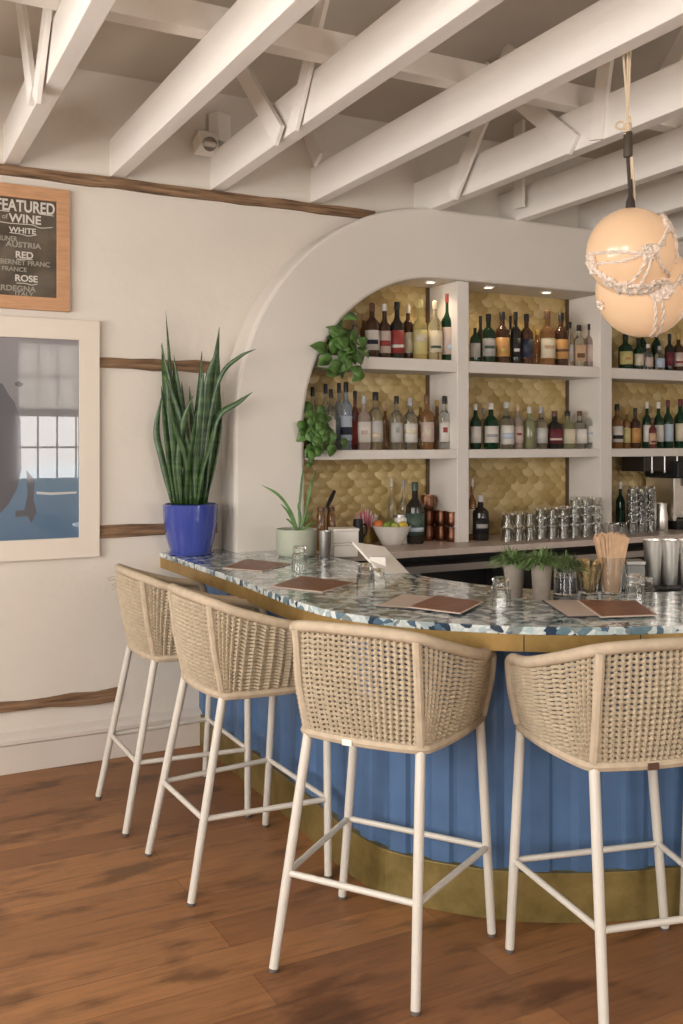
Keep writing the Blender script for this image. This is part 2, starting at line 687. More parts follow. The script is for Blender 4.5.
# pale shades drawn over the upper half of the windows behind the camera
sm_, snt, sb = nodes_of('shade_cloth')
tl_ = snt.nodes.new('ShaderNodeBsdfTranslucent')
tl_.inputs[0].default_value = (.8, .78, .74, 1)
mxs = snt.nodes.new('ShaderNodeMixShader')
mxs.inputs[0].default_value = .8
sb.inputs['Base Color'].default_value = (.6, .57, .52, 1)
sb.inputs['Roughness'].default_value = .9
snt.links.new(sb.outputs[0], mxs.inputs[1])
snt.links.new(tl_.outputs[0], mxs.inputs[2])
snt.links.new(mxs.outputs[0], snt.nodes['Material Output'].inputs[0])
for k, (a0, a1, z0, z1) in enumerate(back_wins):
    tag(MB().box(a0 - .02, a1 + .02, BACK_Y + .045, BACK_Y + .049, 2.01, z1 + .03).build('roller_shade', sm_),
        'pale roller shade over the upper half of the %s window behind the camera' % ['left', 'middle', 'right'][k], 'window shade')

# arch in front of the wall: plaster surround of the drinks niche
ARCH_Y = 4.97
NX0, NX1 = 2.40, 6.05
AC = (3.30, 1.76)
RO, RI = 1.32, 0.90
TOPZ = AC[1] + 1.305
poly = [(1.98, 0.0)]
for i in range(33):
    a = PI - (PI / 2) * i / 32
    poly.append((AC[0] + RO * math.cos(a), AC[1] + 1.305 * math.sin(a)))
poly += [(6.3, TOPZ), (6.3, AC[1] + 0.885)]
for i in range(33):
    a = PI / 2 + (PI / 2) * i / 32
    poly.append((AC[0] + RI * math.cos(a), AC[1] + 0.885 * math.sin(a)))
poly.append((NX0, 0.0))
struct(MB().prism(poly, ARCH_Y, 5.36, 'XZ').build('wall_arch', ARCHP, bevel=.02))
SOFFIT = AC[1] + 0.885
# gold fish-scale tiling at the back of the niche
NB = 5.33
m = MB()
tones = []
px_, pz_ = 0.096, 0.049
row = 0
z = 0.98
while z < 2.72:
    x = 2.33 + (px_ / 2 if row % 2 else 0)
    while x < 6.0:
        r = px_ * 0.53
        n = 12
        ring = []
        for i in range(n):
            a = 2 * PI * i / n
            zz = math.sin(a) * r
            ring.append((x + math.cos(a) * r, NB - 0.003 - 0.013 * (0.5 - math.sin(a) * .5), z + zz))
        ring2 = [(x + (p[0] - x) * .62, p[1] - 0.005, z + (p[2] - z) * .62) for p in ring]
        o = len(m.v)
        m.v += ring + ring2 + [(x, NB - .0165, z)]
        fs = [(o + i, o + (i + 1) % n, o + n + (i + 1) % n, o + n + i) for i in range(n)]
        fs += [(o + n + i, o + n + (i + 1) % n, o + 2 * n) for i in range(n)]
        m.f += fs
        m.sm += [True] * len(fs)
        t = random.random()
        tones += [t] * len(fs)
        x += px_
    z += pz_
    row += 1
m.box(2.3, 6.1, NB, NB + .04, 0.9, 2.72)
tones += [0.2] * 6
tw = m.build('wall_tiled', TILEM, merge=False)
at_ = tw.data.attributes.new('tile_tone', 'FLOAT', 'FACE')
for p in tw.data.polygons:
    p.use_smooth = True
at_.data.foreach_set('value', tones)
struct(tw)

# old timbers left bare in the plaster
def timber(name, x0, x1, zc, h, y0, seed, wob=.006):
    random.seed(seed)
    m = MB()
    n = max(6, int((x1 - x0) / .12))
    vs = []
    for i in range(n + 1):
        x = x0 + (x1 - x0) * i / n
        t = zc + h / 2 + random.uniform(-wob, wob)
        b = zc - h / 2 + random.uniform(-wob, wob)
        y = y0 - random.uniform(0, .003)
        vs += [(x, y, b), (x, y, t), (x, WALL_Y + .05, t), (x, WALL_Y + .05, b)]
    fs = []
    for i in range(n):
        for k in range(4):
            a, b = i * 4 + k, i * 4 + (k + 1) % 4
            fs.append((a, b, b + 4, a + 4))
    fs += [(0, 3, 2, 1), tuple(n * 4 + k for k in (0, 1, 2, 3))]
    m.add(vs, fs)
    return struct(m.build(name, OLDW, origin=(x0, y0, zc)))


timber('trim_1', LEFT_X, 2.95, 3.022, 0.052, WALL_Y - .03, 1, .004)
timber('trim_2', LEFT_X, 1.95, 2.075, 0.060, WALL_Y - .010, 2)
timber('trim_3', LEFT_X, 1.95, 1.187, 0.062, WALL_Y - .010, 3)
timber('trim_4', LEFT_X, 1.40, 0.325, 0.058, WALL_Y - .018, 4, .011)

# baseboard with rounded ledge, plaster bulging out above it
prof = [(WALL_Y, 0), (WALL_Y - .045, 0), (WALL_Y - .045, .14), (WALL_Y - .055, .150), (WALL_Y - .055, .168), (WALL_Y - .035, .185), (WALL_Y, .20)]
m = MB()
n = len(prof)
vs = [(LEFT_X, y, z) for y, z in prof] + [(1.98, y, z) for y, z in prof]
m.add(vs, [tuple(range(n)), tuple(range(n, 2 * n))[::-1]] + [(i, (i + 1) % n, n + (i + 1) % n, n + i) for i in range(n)])
struct(m.build('baseboard_front', BASEM, bevel=.004))

# ------------------------------------------------------------------ roof trusses
BZ = 3.055
BH, BW = 0.20, 0.075
TILT = 0.03
beam_x = [-0.95, -0.35, 0.25, 0.815, 1.35, 1.913, 2.53, 3.24, 3.89, 4.55, 5.2, 5.85, 6.5]


TILTS = {4: .012, 6: .02}


def bx_at(i, y):
    return beam_x[i] - TILTS.get(i, TILT) * (WALL_Y - y)


def ceil_z(y):
    return CZ0 + (WALL_Y - y) * CSL


beam_names = {3: 'above the wine board at the far left', 4: 'just right of the one over the wine board', 5: 'whose wall end is by the small white speaker',
              6: 'whose wall end meets the rising left side of the arch', 7: 'running behind the lamp ropes with a V brace on its face',
              8: 'directly behind the hanging lamp ropes', 9: 'seen low behind the glowing globes'}
webs = {3: [((15, -40), (32, 97)), ((52, -30), (36, 100))],
        5: [((236, 60), (279, 136)), ((311, 50), (293, 128))],
        6: [((300, 110), (318, 160)), ((352, 10), (336, 60))],
        7: [((520, 100), (574, 145)), ((606, 55), (596, 140)), ((482, 120), (452, 196))],
        8: [((690, 30), (640, 120)), ((519, 165), (519, 208))]}
for i in range(len(beam_x)):
    r = thing('ceiling_truss', 'white-painted timber roof truss ' + beam_names.get(i, {0: 'third one out past the left edge', 1: 'second one out past the left edge', 2: 'first one out past the left edge', 10: 'first one past the right edge', 11: 'second one past the right edge', 12: 'third one past the right edge'}.get(i)), 'ceiling beam', (beam_x[i], WALL_Y, BZ))
    m = MB()
    y0, y1 = WALL_Y + .02, BACK_Y
    if i >= 6:
        y0 = WALL_Y + .02
    vs = []
    for y in (y0, y1):
        x = bx_at(i, y)
        vs += [(x, y, BZ), (x + BW, y, BZ), (x + BW, y, BZ + BH), (x, y, BZ + BH)]
    m.add(vs, [(0, 1, 2, 3), (7, 6, 5, 4)] + [(k, k + 4, (k + 1) % 4 + 4, (k + 1) % 4) for k in range(4)])
    m.v = [tuple(Vector(p) - Vector(r.location)) for p in m.v]
    m.build('bottom_chord', BEAMM, r, bevel=.004)
    mm = MB()
    for k, (a, b) in enumerate(webs.get(i, [])):
        x = bx_at(i, 3.6) - .012
        pa, pb = at_x(*a, x), at_x(*b, x)
        # brace runs from its foot on the chord up to the roof
        d = (pa - pb).normalized()
        if d.z > 0.05:
            pa = pb + d * min(3.0, (ceil_z(pa.y) + .02 - pb.z) / d.z)
        w = MB()
        w.bar(pa - Vector(r.location), pb - Vector(r.location), .10 if k % 2 == 0 else .085, .022, up=(1, 0, 0))
        w.build('web_brace', BEAMM, r, bevel=.002)

tag(MB().box(LEFT_X, RIGHT_X, 3.62, 3.71, BZ + BH, BZ + BH + .11).build('cross_beam', BEAMM, bevel=.004),
    'long white crosspiece lying across the tops of the ceiling beams', 'ceiling beam')

# small white speaker between two beams on the wall
p = at_y(205, 140, WALL_Y - .07)
r = thing('ceiling_speaker', 'small boxy white device fixed high on the wall between two beams', 'speaker', (p.x, p.y, p.z))
MB().obox((0, 0, -.02), (1, 0, 0), (0, .94, -.34), (0, .34, .94), .055, .055, .045).build('housing', WHITEP, r, bevel=.008)
MB().lathe((0, -.055, -.035), [(0, 0), (.034, 0), (.038, -.006), (.038, -.02)], 20, Vector((0, .9, .35))).build('cone', mat('speaker_cone', (.35, .3, .26), .7), r)
MB().obox((.09, .02, .08), (.9, .4, 0), (-.4, .9, 0), (0, 0, 1), .05, .04, .08).build('bracket_box', WHITEP, r, bevel=.006)

# ================================================================== THE BAR COUNTER
CT = 1.063
outer_pts = [(1.622, WALL_Y), (1.622, 4.5), (1.612, 3.95), (1.592, 3.6), (1.585, 3.32), (1.613, 3.08), (1.69, 2.91), (1.795, 2.765), (1.92, 2.635),
             (2.06, 2.525), (2.24, 2.425), (2.50, 2.325), (2.85, 2.235), (3.3, 2.18), (4.0, 2.16), (4.7, 2.16)]
inner_pts = [(2.355, 4.97), (2.355, 4.54), (2.37, 4.18), (2.375, 3.80), (2.40, 3.58), (2.455, 3.38), (2.54, 3.22), (2.67, 3.08), (2.86, 2.94),
             (3.08, 2.85), (3.5, 2.77), (4.1, 2.75), (4.7, 2.75)]
OUT = [Vector((p.x, p.y)) for p in spline([(x, y, 0) for x, y in outer_pts], 8)]
INN = [Vector((p.x, p.y)) for p in spline([(x, y, 0) for x, y in inner_pts], 8)]


def offset(pts, d):
    out = []
    for i, p in enumerate(pts):
        t = (pts[min(i + 1, len(pts) - 1)] - pts[max(i - 1, 0)]).normalized()
        out.append(p + Vector((-t.y, t.x)) * d)
    return out


bar = thing('bar_counter', 'curved blue-fronted bar counter with mottled shell-like top and brass edge', 'bar counter', (2.2, 3.4, 0))
BO = Vector((2.2, 3.4, 0))


def at_bar(m):
    m.v = [tuple(Vector(p) - BO) for p in m.v]
    return m


top_poly = [(p.x, p.y) for p in OUT] + [(p.x, p.y) for p in reversed(INN)] + [(1.98 + .375, ARCH_Y), (1.985, ARCH_Y), (1.985, WALL_Y)]
# last three close the slab round the foot of the arch
seen = []
for q in top_poly:
    if not seen or (Vector(q) - Vector(seen[-1])).length > 1e-4:
        seen.append(q)
o = at_bar(MB().prism(seen, CT - .026, CT)).build('countertop', TOPM, bar, bevel=.003)


def wall_strip(pts, th, z0, z1):
    a, b = pts, offset(pts, th)
    poly = [(p.x, p.y) for p in a] + [(p.x, p.y) for p in reversed(b)]
    return MB().prism(poly, z0, z1)


BAND = offset(OUT, 0.004)
at_bar(wall_strip(BAND, .02, CT - .026 - .056, CT - .0262)).build('brass_edge', BRASS, bar)
for k in (70, 84):   # seams between the brass lengths
    p, q = BAND[k], BAND[k + 1]
    t = (q - p).normalized()
    nn = Vector((t.y, -t.x))
    c = p + nn * 0.0006
    at_bar(MB().obox((c.x, c.y, CT - .054), (t.x, t.y, 0), (nn.x, nn.y, 0), (0, 0, 1), .0015, .001, .027)).build('edge_seam', BLACK, bar)
# underside board
und = offset(OUT, .024)
at_bar(MB().prism([(p.x, p.y) for p in und] + [(p.x, p.y) for p in reversed(offset(INN, -.02))], CT - .06, CT - .0262)).build('underlay', DARK, bar)

BASE = offset(OUT, 0.225)
base_r = resample([Vector((p.x, p.y, 0)) for p in BASE], 400)
# boarded front: alternating proud and recessed boards
L = [0]
for a, b in zip(base_r, base_r[1:]):
    L.append(L[-1] + (b - a).length)
prof2 = []
per = 0.172
bn = offset([Vector((p.x, p.y)) for p in base_r], 1.0)
for i, p in enumerate(base_r):
    s = (L[i] % per) / per
    dpt = 0.0 if s < .40 else (.016 * (s - .40) / .08 if s < .48 else (.016 if s < .90 else .016 * (1 - (s - .90) / .10)))
    nrm = (bn[i] - Vector((p.x, p.y)))
    prof2.append(Vector((p.x, p.y)) + nrm * dpt)
back2 = offset([Vector((p.x, p.y)) for p in base_r], .05)
poly = [(p.x, p.y) for p in prof2] + [(p.x, p.y) for p in reversed(back2)]
at_bar(MB().prism(poly, .15, CT - .06)).build('front_panel', BLUE, bar)
kick = offset([Vector((p.x, p.y)) for p in base_r[::3]], -.012)
at_bar(wall_strip(kick, .07, 0, .172)).build('kick_band', BRASSK, bar, bevel=.002)
inb = offset(INN, -.06)
at_bar(wall_strip(inb, -.04, 0, CT - .06)).build('inner_panel', DARK, bar)

# ================================================================== BACK BAR: shelves, worktop
SH1, SH2, WT = 2.156, 1.612, 1.042
SY = 4.99
shelving = thing('bar_shelving', 'white painted drinks shelving built into the arched niche', 'shelving', (4.2, 5.2, WT))
SO = Vector((4.2, 5.2, WT))
UP = [(3.444, 3.53), (4.593, 4.695), (5.80, 5.90)]
for a, b in UP:
    MB().box(a - SO.x, b - SO.x, SY - SO.y, NB - .022 - SO.y, 0, SOFFIT - WT - .002).build('upright', SHELFM, shelving, bevel=.004)
edges = [NX0 + .01] + [v for ab in UP for v in ab]
for k in range(3):
    x0, x1 = edges[2 * k], edges[2 * k + 1]
    for zt, th in ((SH1, .072), (SH2, .055)):
        xa = x0
        if k == 0 and zt == SH1:
            xa = AC[0] - math.sqrt(max(0, 1 - ((zt - AC[1]) / .885) ** 2)) * RI + .01
        MB().box(xa - SO.x, x1 - SO.x, SY + .004 - SO.y, NB - .022 - SO.y, zt - th - WT, zt - WT).build('shelf', SHELFM, shelving, bevel=.004)

for a, b in UP[:2]:
    MB().box(a - .022 - SO.x, a - SO.x, NB - .030 - SO.y, NB - .018 - SO.y, 0, SOFFIT - WT - .002).build('corner_bead', mat('dark_bronze_bead', (.10, .06, .03), .5), shelving)

# little round downlights in the niche soffit
for px, py, lab in ((430, 282, 'round recessed spotlight above the red-capped bottle'), (488, 285, 'recessed spotlight at the left end of the middle bay soffit'),
                    (546, 290, 'recessed spotlight near the centre of the middle bay soffit')):
    p = at_z(px, py, SOFFIT - .003)
    p.y = 5.10
    p.x = at_y(px, py, 5.10).x
    r = thing('recessed_downlight', lab, 'light', (p.x, p.y, SOFFIT))
    MB().lathe((0, 0, 0), [(.026, -.001), (.042, -.001), (.040, -.008), (.028, -.008), (.026, -.001)], 24).build('trim_ring', WHITEP, r)
    MB().lathe((0, 0, 0), [(0.0001, -.003), (.027, -.003), (.027, -.0005), (.0001, -.0005)], 24).build('lens', mat('warm_led', (1, .9, .75), .4, emit=(1.0, .82, .6), estr=9), r)
    l = bpy.data.lights.new('downlight_glow', 'SPOT')
    l.energy = 5
    l.color = (1.0, .80, .56)
    l.spot_size = 2.3
    l.spot_blend = .8
    l.shadow_soft_size = .03
    lo = bpy.data.objects.new('downlight_glow', l)
    lo.location = (0, 0, -.012)
    lo.parent = r
    COL.objects.link(lo)

WF = 4.74
bc = thing('back_counter', 'pale worktop and dark undercounter units along the niche wall', 'counter', (4.3, 5.0, 0))
BCO = Vector((4.3, 5.0, 0))


def bcb(x0, x1, y0, y1, z0, z1):
    return MB().box(x0 - BCO.x, x1 - BCO.x, y0 - BCO.y, y1 - BCO.y, z0, z1)


bcb(2.415, 6.28, WF, NB - .022, WT - .038, WT).build('worktop', mat('worktop_stone', (.55, .46, .40), .35, noise_amt=.06, nscale=20), bc, bevel=.003)
bcb(2.45, 6.25, WF + .32, NB - .03, .0, WT - .04).build('cabinet_body', DARK, bc)
m = bcb(2.46, 6.2, WF - .01, WF + .30, .925, .937)
m.box(2.46 - BCO.x, 6.2 - BCO.x, WF - .02 - BCO.y, WF - .008 - BCO.y, .915, .955)
m.build('steel_rail_shelf', STEELD, bc)
bcb(2.46, 6.2, WF + .0, WF + .31, .60, .62).build('lower_shelf', DARK, bc)
for x in (3.0, 3.7, 4.4, 5.1, 5.8):
    bcb(x, x + .03, WF + .02, WF + .3, .0, .925).build('divider', STEELD, bc)

# ================================================================== BAR STOOLS
RB = [(.275, .24), (.08, .245), (-.10, .222), (-.142, .195), (-.160, .10), (-.166, 0)]
RT = [(.215, .292, .965), (.08, .302, .985), (-.09, .268, 1.036), (-.183, .214, 1.072), (-.214, .11, 1.084), (-.224, 0, 1.087)]
RZ = .727


def sym(pts):
    return pts + [(p[0], -p[1], *p[2:]) for p in reversed(pts[:-1])]


ring = spline([(x, y, RZ) for x, y in sym(RB)], 10)
rail = spline(sym(RT), 10)


def shell(s, v):
    """s 0..1 round the shell, v 0..1 bottom to top"""
    i = s * (len(ring) - 1)
    k = min(int(i), len(ring) - 2)
    f = i - k
    a = ring[k].lerp(ring[k + 1], f)
    b = rail[k].lerp(rail[k + 1], f)
    p = a.lerp(b, v)
    n = Vector((p.x - .05, p.y, 0)).normalized()
    return p + n * (.012 * math.sin(PI * v)), n


def rippled(pts, r, pitch=.0065, amp=.0006):
    L = sum((b - a).length for a, b in zip(pts, pts[1:]))
    n = max(8, int(L / pitch * 2))
    q = resample(pts, n)
    return q, [r + (amp if i % 2 else -amp) for i in range(n)]


def make_stool():
    t = thing('bar_stool', 'stool', 'bar stool')
    for sx in (1, -1):
        # front leg, back leg
        for foot, topp in (((.256, .286 * sx, 0), (.278, .236 * sx, RZ - .005)), ((-.281, .244 * sx, 0), (-.139, .198 * sx, RZ - .005))):
            a, b = Vector(foot), Vector(topp)
            leg = MB().tube([a + (b - a) * .012, a.lerp(b, .33), a.lerp(b, .66), b], [.0145, .0155, .0160, .0160], 12).build('leg', LEGM, t)
            MB().tube([a, a + (b - a) * .016], [.0135, .0155], 12).build('foot_cap', STEELD if False else mat('foot_glide', (.12, .10, .09), .6), leg)
    zr = .294
    fb = lambda sx: Vector((-.2235, .2255 * sx, zr))
    ff = lambda sx: Vector((.265, .266 * sx, zr))
    for a, b in ((fb(1), fb(-1)), (ff(1), ff(-1)), (fb(1), ff(1)), (fb(-1), ff(-1))):
        MB().tube([a, b], .0105, 10).build('footrest_rail', LEGM, t)
    q, r = rippled(ring, .0165)
    m = MB().tube(q, r, 8)
    q, r = rippled([ring[0], Vector((.285, 0, RZ)), ring[-1]], .0150)
    m.tube(q, r, 8)
    m.build('seat_frame', ROPE_D, t)
    # top rail turning down into the arm fronts
    path = [Vector((.279, .241, RZ + .012)), Vector((.262, .272, .85)), Vector((.248, .286, .925)), Vector((.238, .290, .952))] + [p.copy() for p in rail]
    path += [Vector((p.x, -p.y, p.z)) for p in reversed(path[:4])]
    path = spline(path, 2)
    q, r = rippled(path, .0185)
    MB().tube(q, r, 9).build('top_rail', ROPE_D, t)
    for sx in (1, -1):
        a, b = Vector((-.139, .200 * sx, RZ)), Vector((-.196, .210 * sx, 1.066))
        q, r = rippled([a, a.lerp(b, .5) + Vector((-.008, .004 * sx, 0)), b], .0150)
        MB().tube(q, r, 8).build('back_post', ROPE_D, t)
    # woven shell
    m = MB()
    NC = 54
    NR = 21

    def flat_rope(pts, A, B, ra, rb):
        vs, fs = [], []
        K = 6
        for p, a_, b_ in zip(pts, A, B):
            for k in range(K):
                q = 2 * PI * (k + .5) / K
                vs.append(p + a_ * (ra * math.cos(q)) + b_ * (rb * math.sin(q)))
        for i in range(len(pts) - 1):
            for k in range(K):
                l = (k + 1) % K
                fs.append((i * K + k, i * K + l, (i + 1) * K + l, (i + 1) * K + k))
        m.add(vs, fs, True)
    ZU = Vector((0, 0, 1))
    for c in range(1, NC):
        q = [shell(c / NC, v / 7) for v in range(8)]
        flat_rope([p for p, n in q], [n for p, n in q], [n.cross(ZU) for p, n in q], .0030, .0056)
    for rr in range(NR):
        v = (rr + .9) / (NR + .8)
        pts, A = [], []
        for k in range(NC * 2 + 1):
            p, n = shell(k / (NC * 2), v)
            off = .0052 if k % 2 == 0 else -.0036
            pts.append(p + n * off + ZU * (.0014 if (k // 2) % 2 else -.0014))
            A.append(n)
        flat_rope(pts, A, [ZU] * len(pts), .0030, .0053)
    m.build('woven_shell', ROPE, t, merge=False)
    # woven seat
    sp = [(p.x, p.y) for p in ring]
    m = MB()
    m.prism([(x * .97, y * .97) for x, y in sp], RZ - .008, RZ + .006)
    m.build('seat', ROPE, t, bevel=.004)
    return t


stool = make_stool()
note_kids(stool)
S = [(1.422, 4.338, -.015, 'beige woven bar stool furthest left, nearest the wall with frayed rope'),
     (1.450, 3.622, .021, 'beige woven bar stool second from the left, overlapping the frayed one'),
     (1.626, 2.787, .591, 'beige woven bar stool in the centre with a small white tag under its back'),
     (2.206, 2.267, 1.336, 'beige woven bar stool at the right with a small brown tag under its back'),
     (2.905, 2.180, 1.45, 'bar stool cut off at the right edge, only its pale front leg showing')]
stools = []
for i, (x, y, a, lab) in enumerate(S):
    o = stool if i == 0 else copy_tree(stool)
    o.location = (x, y, 0)
    o.rotation_euler = (0, 0, a)
    tag(o, lab, 'bar stool', 'woven bar stools round the counter')
    stools.append(o)
for o, mm in ((stools[2], WHITEP), (stools[3], mat('brown_tag', (.10, .05, .03), .4))):
    MB().box(-.186, -.180, .015, .05, RZ - .012, RZ + .008).build('maker_tag', mm, o, bevel=.001)
m = MB()
random.seed(3)
for k in range(9):
    p, n = shell(.80 - random.random() * .12 if False else .28 + random.random() * .09, .72 + random.random() * .2)
    q = p + n * random.uniform(.02, .05) + Vector((random.uniform(-.02, .02), random.uniform(-.01, .01), random.uniform(-.03, .01)))
    m.tube([p, p.lerp(q, .5) + Vector((0, 0, .008)), q], .0016, 4)
m.build('frayed_strands', ROPE, stools[0])

# ================================================================== FRAMES ON THE WALL
def picture_frame(x0, x1, z0, z1, w, d, m, parent, o, name='frame'):
    """four mitred lengths in one moulding"""
    y1, y0 = WALL_Y - .001, WALL_Y - d
    mb = MB()
    O = [(x0, z0), (x1, z0), (x1, z1), (x0, z1)]
    I = [(x0 + w, z0 + w), (x1 - w, z0 + w), (x1 - w, z1 - w), (x0 + w, z1 - w)]
    for k in range(4):
        l = (k + 1) % 4
        a, b, c, e = O[k], O[l], I[l], I[k]
        vs = [(p[0], y, p[1]) for y in (y0, y1) for p in (a, b, c, e)]
        mb.add(vs, [(0, 1, 2, 3), (7, 6, 5, 4), (0, 4, 5, 1), (1, 5, 6, 2), (2, 6, 7, 3), (3, 7, 4, 0)])
    mb.v = [tuple(Vector(p) - o) for p in mb.v]
    return mb.build(name, m, parent, bevel=.002)


fx = Vector((.84, WALL_Y, 1.06))
fr = thing('framed_print', 'large cream-framed sea print under the wine board, window reflected in its glass', 'picture', tuple(fx))
picture_frame(.10, 1.290, 1.062, 2.290, .104, .035, mat('cream_frame', (.74, .66, .57), .45), fr, fx)
m = MB().box(.20, 1.19, WALL_Y - .018, WALL_Y - .004, 1.164, 2.19)
m.v = [tuple(Vector(p) - fx) for p in m.v]
pr = m.build('print', art_material(), fr)
pr.data.transform(Matrix.Translation(fx))
pr.location = -fx
# printed shapes: big dark diving animal, its fluke, a far boat, white surf
INK = mat('print_ink', (.085, .085, .10), .6, coat=1.0)
INK2 = mat('print_foam', (.5, .5, .5), .6, coat=1.0)


def ink(pix, m, name, yy=WALL_Y - .0185):
    poly = [at_y(px, py, yy) for px, py in pix]
    mb = MB().prism([(p.x, p.z) for p in poly], yy - .0006, yy, 'XZ')
    mb.v = [tuple(Vector(p) - fx) for p in mb.v]
    return mb.build(name, m, fr)


ink([(-12, 378), (2, 384), (9, 396), (14, 402), (20, 420), (21, 470), (16, 490), (8, 504), (0, 513), (-14, 516)], INK, 'printed_whale')
ink([(26, 470), (34, 480), (33, 500), (36, 512), (31, 523), (27, 516), (15, 517), (15, 511), (24, 510), (27, 495)], INK, 'printed_fluke')
ink([(14, 383), (18, 381), (23, 384), (20, 387), (15, 386)], INK, 'printed_boat')
ink([(36, 491.5), (50, 492.5), (76, 491.5), (76, 493.5), (50, 495), (36, 494)], INK2, 'printed_surf')

wx = Vector((.92, WALL_Y, 2.33))
wb = thing('wine_board', 'oak-framed chalkboard listing the featured wine, top left', 'chalkboard', tuple(wx))
picture_frame(.700, 1.138, 2.330, 2.955, .066, .032, mat('oak_frame', (.52, .285, .15), .5, noise_amt=.12, nscale=12, stretch=(1, 1, 8)), wb, wx)
m = MB().box(.76, 1.075, WALL_Y - .014, WALL_Y - .003, 2.39, 2.893)
m.v = [tuple(Vector(p) - wx) for p in m.v]
m.build('board', mat('chalkboard', (.075, .058, .038), .35, noise_amt=.7, nscale=7, coat=.6), wb)
CH = mat('chalk_white', (.62, .58, .52), .9)
CH2 = mat('chalk_thin', (.33, .30, .25), .9)


def lettering(txt, px, py, h, m, width=None, yy=WALL_Y - .0155):
    c = bpy.data.curves.new('lettering', 'FONT')
    c.body = txt
    c.size = 1.0
    c.align_x = 'CENTER'
    c.align_y = 'CENTER'
    c.extrude = .004
    c.offset = .022
    o = bpy.data.objects.new('tmp', c)
    COL.objects.link(o)
    bpy.context.view_layer.update()
    me = bpy.data.meshes.new_from_object(o)
    bpy.data.objects.remove(o)
    xs = [v.co.x for v in me.vertices]
    zs = [v.co.y for v in me.vertices]
    cx, cz = (max(xs) + min(xs)) / 2, (max(zs) + min(zs)) / 2
    sx = (width / (max(xs) - min(xs))) if width else None
    sz = h / (max(zs) - min(zs))
    if sx is None:
        sx = sz
    p = at_y(px, py, yy)
    for v in me.vertices:
        x, y, z = v.co
        v.co = Vector(((x - cx) * sx + p.x, p.y - z * .3, (y - cz) * sz + p.z)) - wx
    me.materials.clear()
    me.materials.append(m)
    n = bpy.data.objects.new('lettering', me)
    COL.objects.link(n)
    n.parent = wb


U = 5.09 / 985
lettering('FEATURED', 25.5, 206.5, 11.5 * U, CH, .285)
lettering('WINE', 24.5, 219, 8.5 * U, CH, .158)
lettering('of', 4.5, 216, 5 * U, CH2)
lettering('WHITE', 22, 230.5, 5.5 * U, CH, .132)
lettering('GRUNER', 5, 238, 5 * U, CH2, .115)
lettering('AUSTRIA', 23, 245, 5.5 * U, CH2, .175)
lettering('RED', 24, 255, 6.5 * U, CH, .085)
lettering('CABERNET FRANC', 20, 262.5, 5 * U, CH2, .29)
lettering('FRANCE', 14, 269, 4.5 * U, CH2, .12)
lettering('ROSE', 26, 278.5, 6.5 * U, CH, .11)
lettering('SARDEGNA', 13, 288, 5.5 * U, CH2, .22)
lettering('ITALY', 24, 294, 4.5 * U, CH2, .09)


def chalk_line(pix, m=CH, r=.0022):
    mb = MB().tube(spline([at_y(a, b, WALL_Y - .0155) - wx for a, b in pix], 5), r, 5)
    mb.v = [(x, max(-.0175, min(-.0135, y)), z) for x, y, z in mb.v]
    mb.build('chalk_line', m, wb)


chalk_line([(-4, 210), (9, 211.5)])
chalk_line([(39, 214), (46, 215), (53, 216)])
chalk_line([(-4, 221), (8, 223), (20, 224), (32, 225), (40, 228), (52, 227.5)])
chalk_line([(9, 232.5), (20, 234), (28, 236), (36, 235)])
chalk_line([(16, 259), (32, 259.5)])
chalk_line([(16, 283), (25, 283.5), (31, 285), (37, 284)])

# ================================================================== HANGING LAMP
GLOBE = mat('glowing_globe', (.52, .37, .24), .25, emit=(1.0, .58, .31), estr=.42, coat=.4)
NET = mat('net_rope', (.72, .60, .50), .85, noise_amt=.2, nscale=60)
ga = ray(630, 252) * 3.60 + Vector((0, 0, CAM_H))
gb = ray(643, 290) * 3.74 + Vector((0, 0, CAM_H))
ra, rb = .1585, .178
lt = ray(625, 50) * 3.62 + Vector((0, 0, CAM_H))
lx = Vector((ga.x, ga.y, ga.z))
lamp = thing('pendant_lamp', 'pair of glowing glass globes in knotted rope nets hanging over the bar', 'lamp', tuple(lx))


def lo_(m):
    m.v = [tuple(Vector(p) - lx) for p in m.v]
    return m


lo_(MB().sphere(ga, ra, 40, 26)).build('globe', GLOBE, lamp)
lo_(MB().sphere(gb, rb, 40, 26)).build('globe', GLOBE, lamp)


def on_globe(c, r, u, w):
    """u,w in globe radii across/up as seen from the room side"""
    k = math.sqrt(max(.0, 1 - u * u - w * w))
    return c + (CR * u + Vector((0, 0, 1)) * w - CF * k) * (r * 1.01)


def net(c, r, lines, knots):
    m = MB()
    for ln, th in lines:
        pts = spline([(a, b, 0) for a, b in ln], 7)
        base = [on_globe(c, r + .004, p.x, p.y) for p in pts]
        for ph in (0, PI):     # two twisted strands
            q = []
            for i, p in enumerate(base):
                n = (p - c).normalized()
                t = (base[min(i + 1, len(base) - 1)] - base[max(i - 1, 0)]).normalized()
                s = n.cross(t)
                a = i * 1.15 + ph
                q.append(p + (s * math.cos(a) + n * math.sin(a)) * th * .8)
            m.tube(q, th * .85, 6)
    for u, w, s in knots:
        p = on_globe(c, r, u, w)
        n = (p - c).normalized()
        for k in range(5):
            a = random.random() * 6
            d = n.orthogonal()
            d.rotate(Matrix.Rotation(a, 3, n))
            e = n.cross(d)
            q = [p + d * (s * math.cos(j * 1.05)) + e * (s * .5 * math.sin(j * 1.05)) + n * (.004 + .005 * math.sin(j * 2.1 + k)) for j in range(6)]
            m.tube(q, .0062, 6, closed=True)
    return m


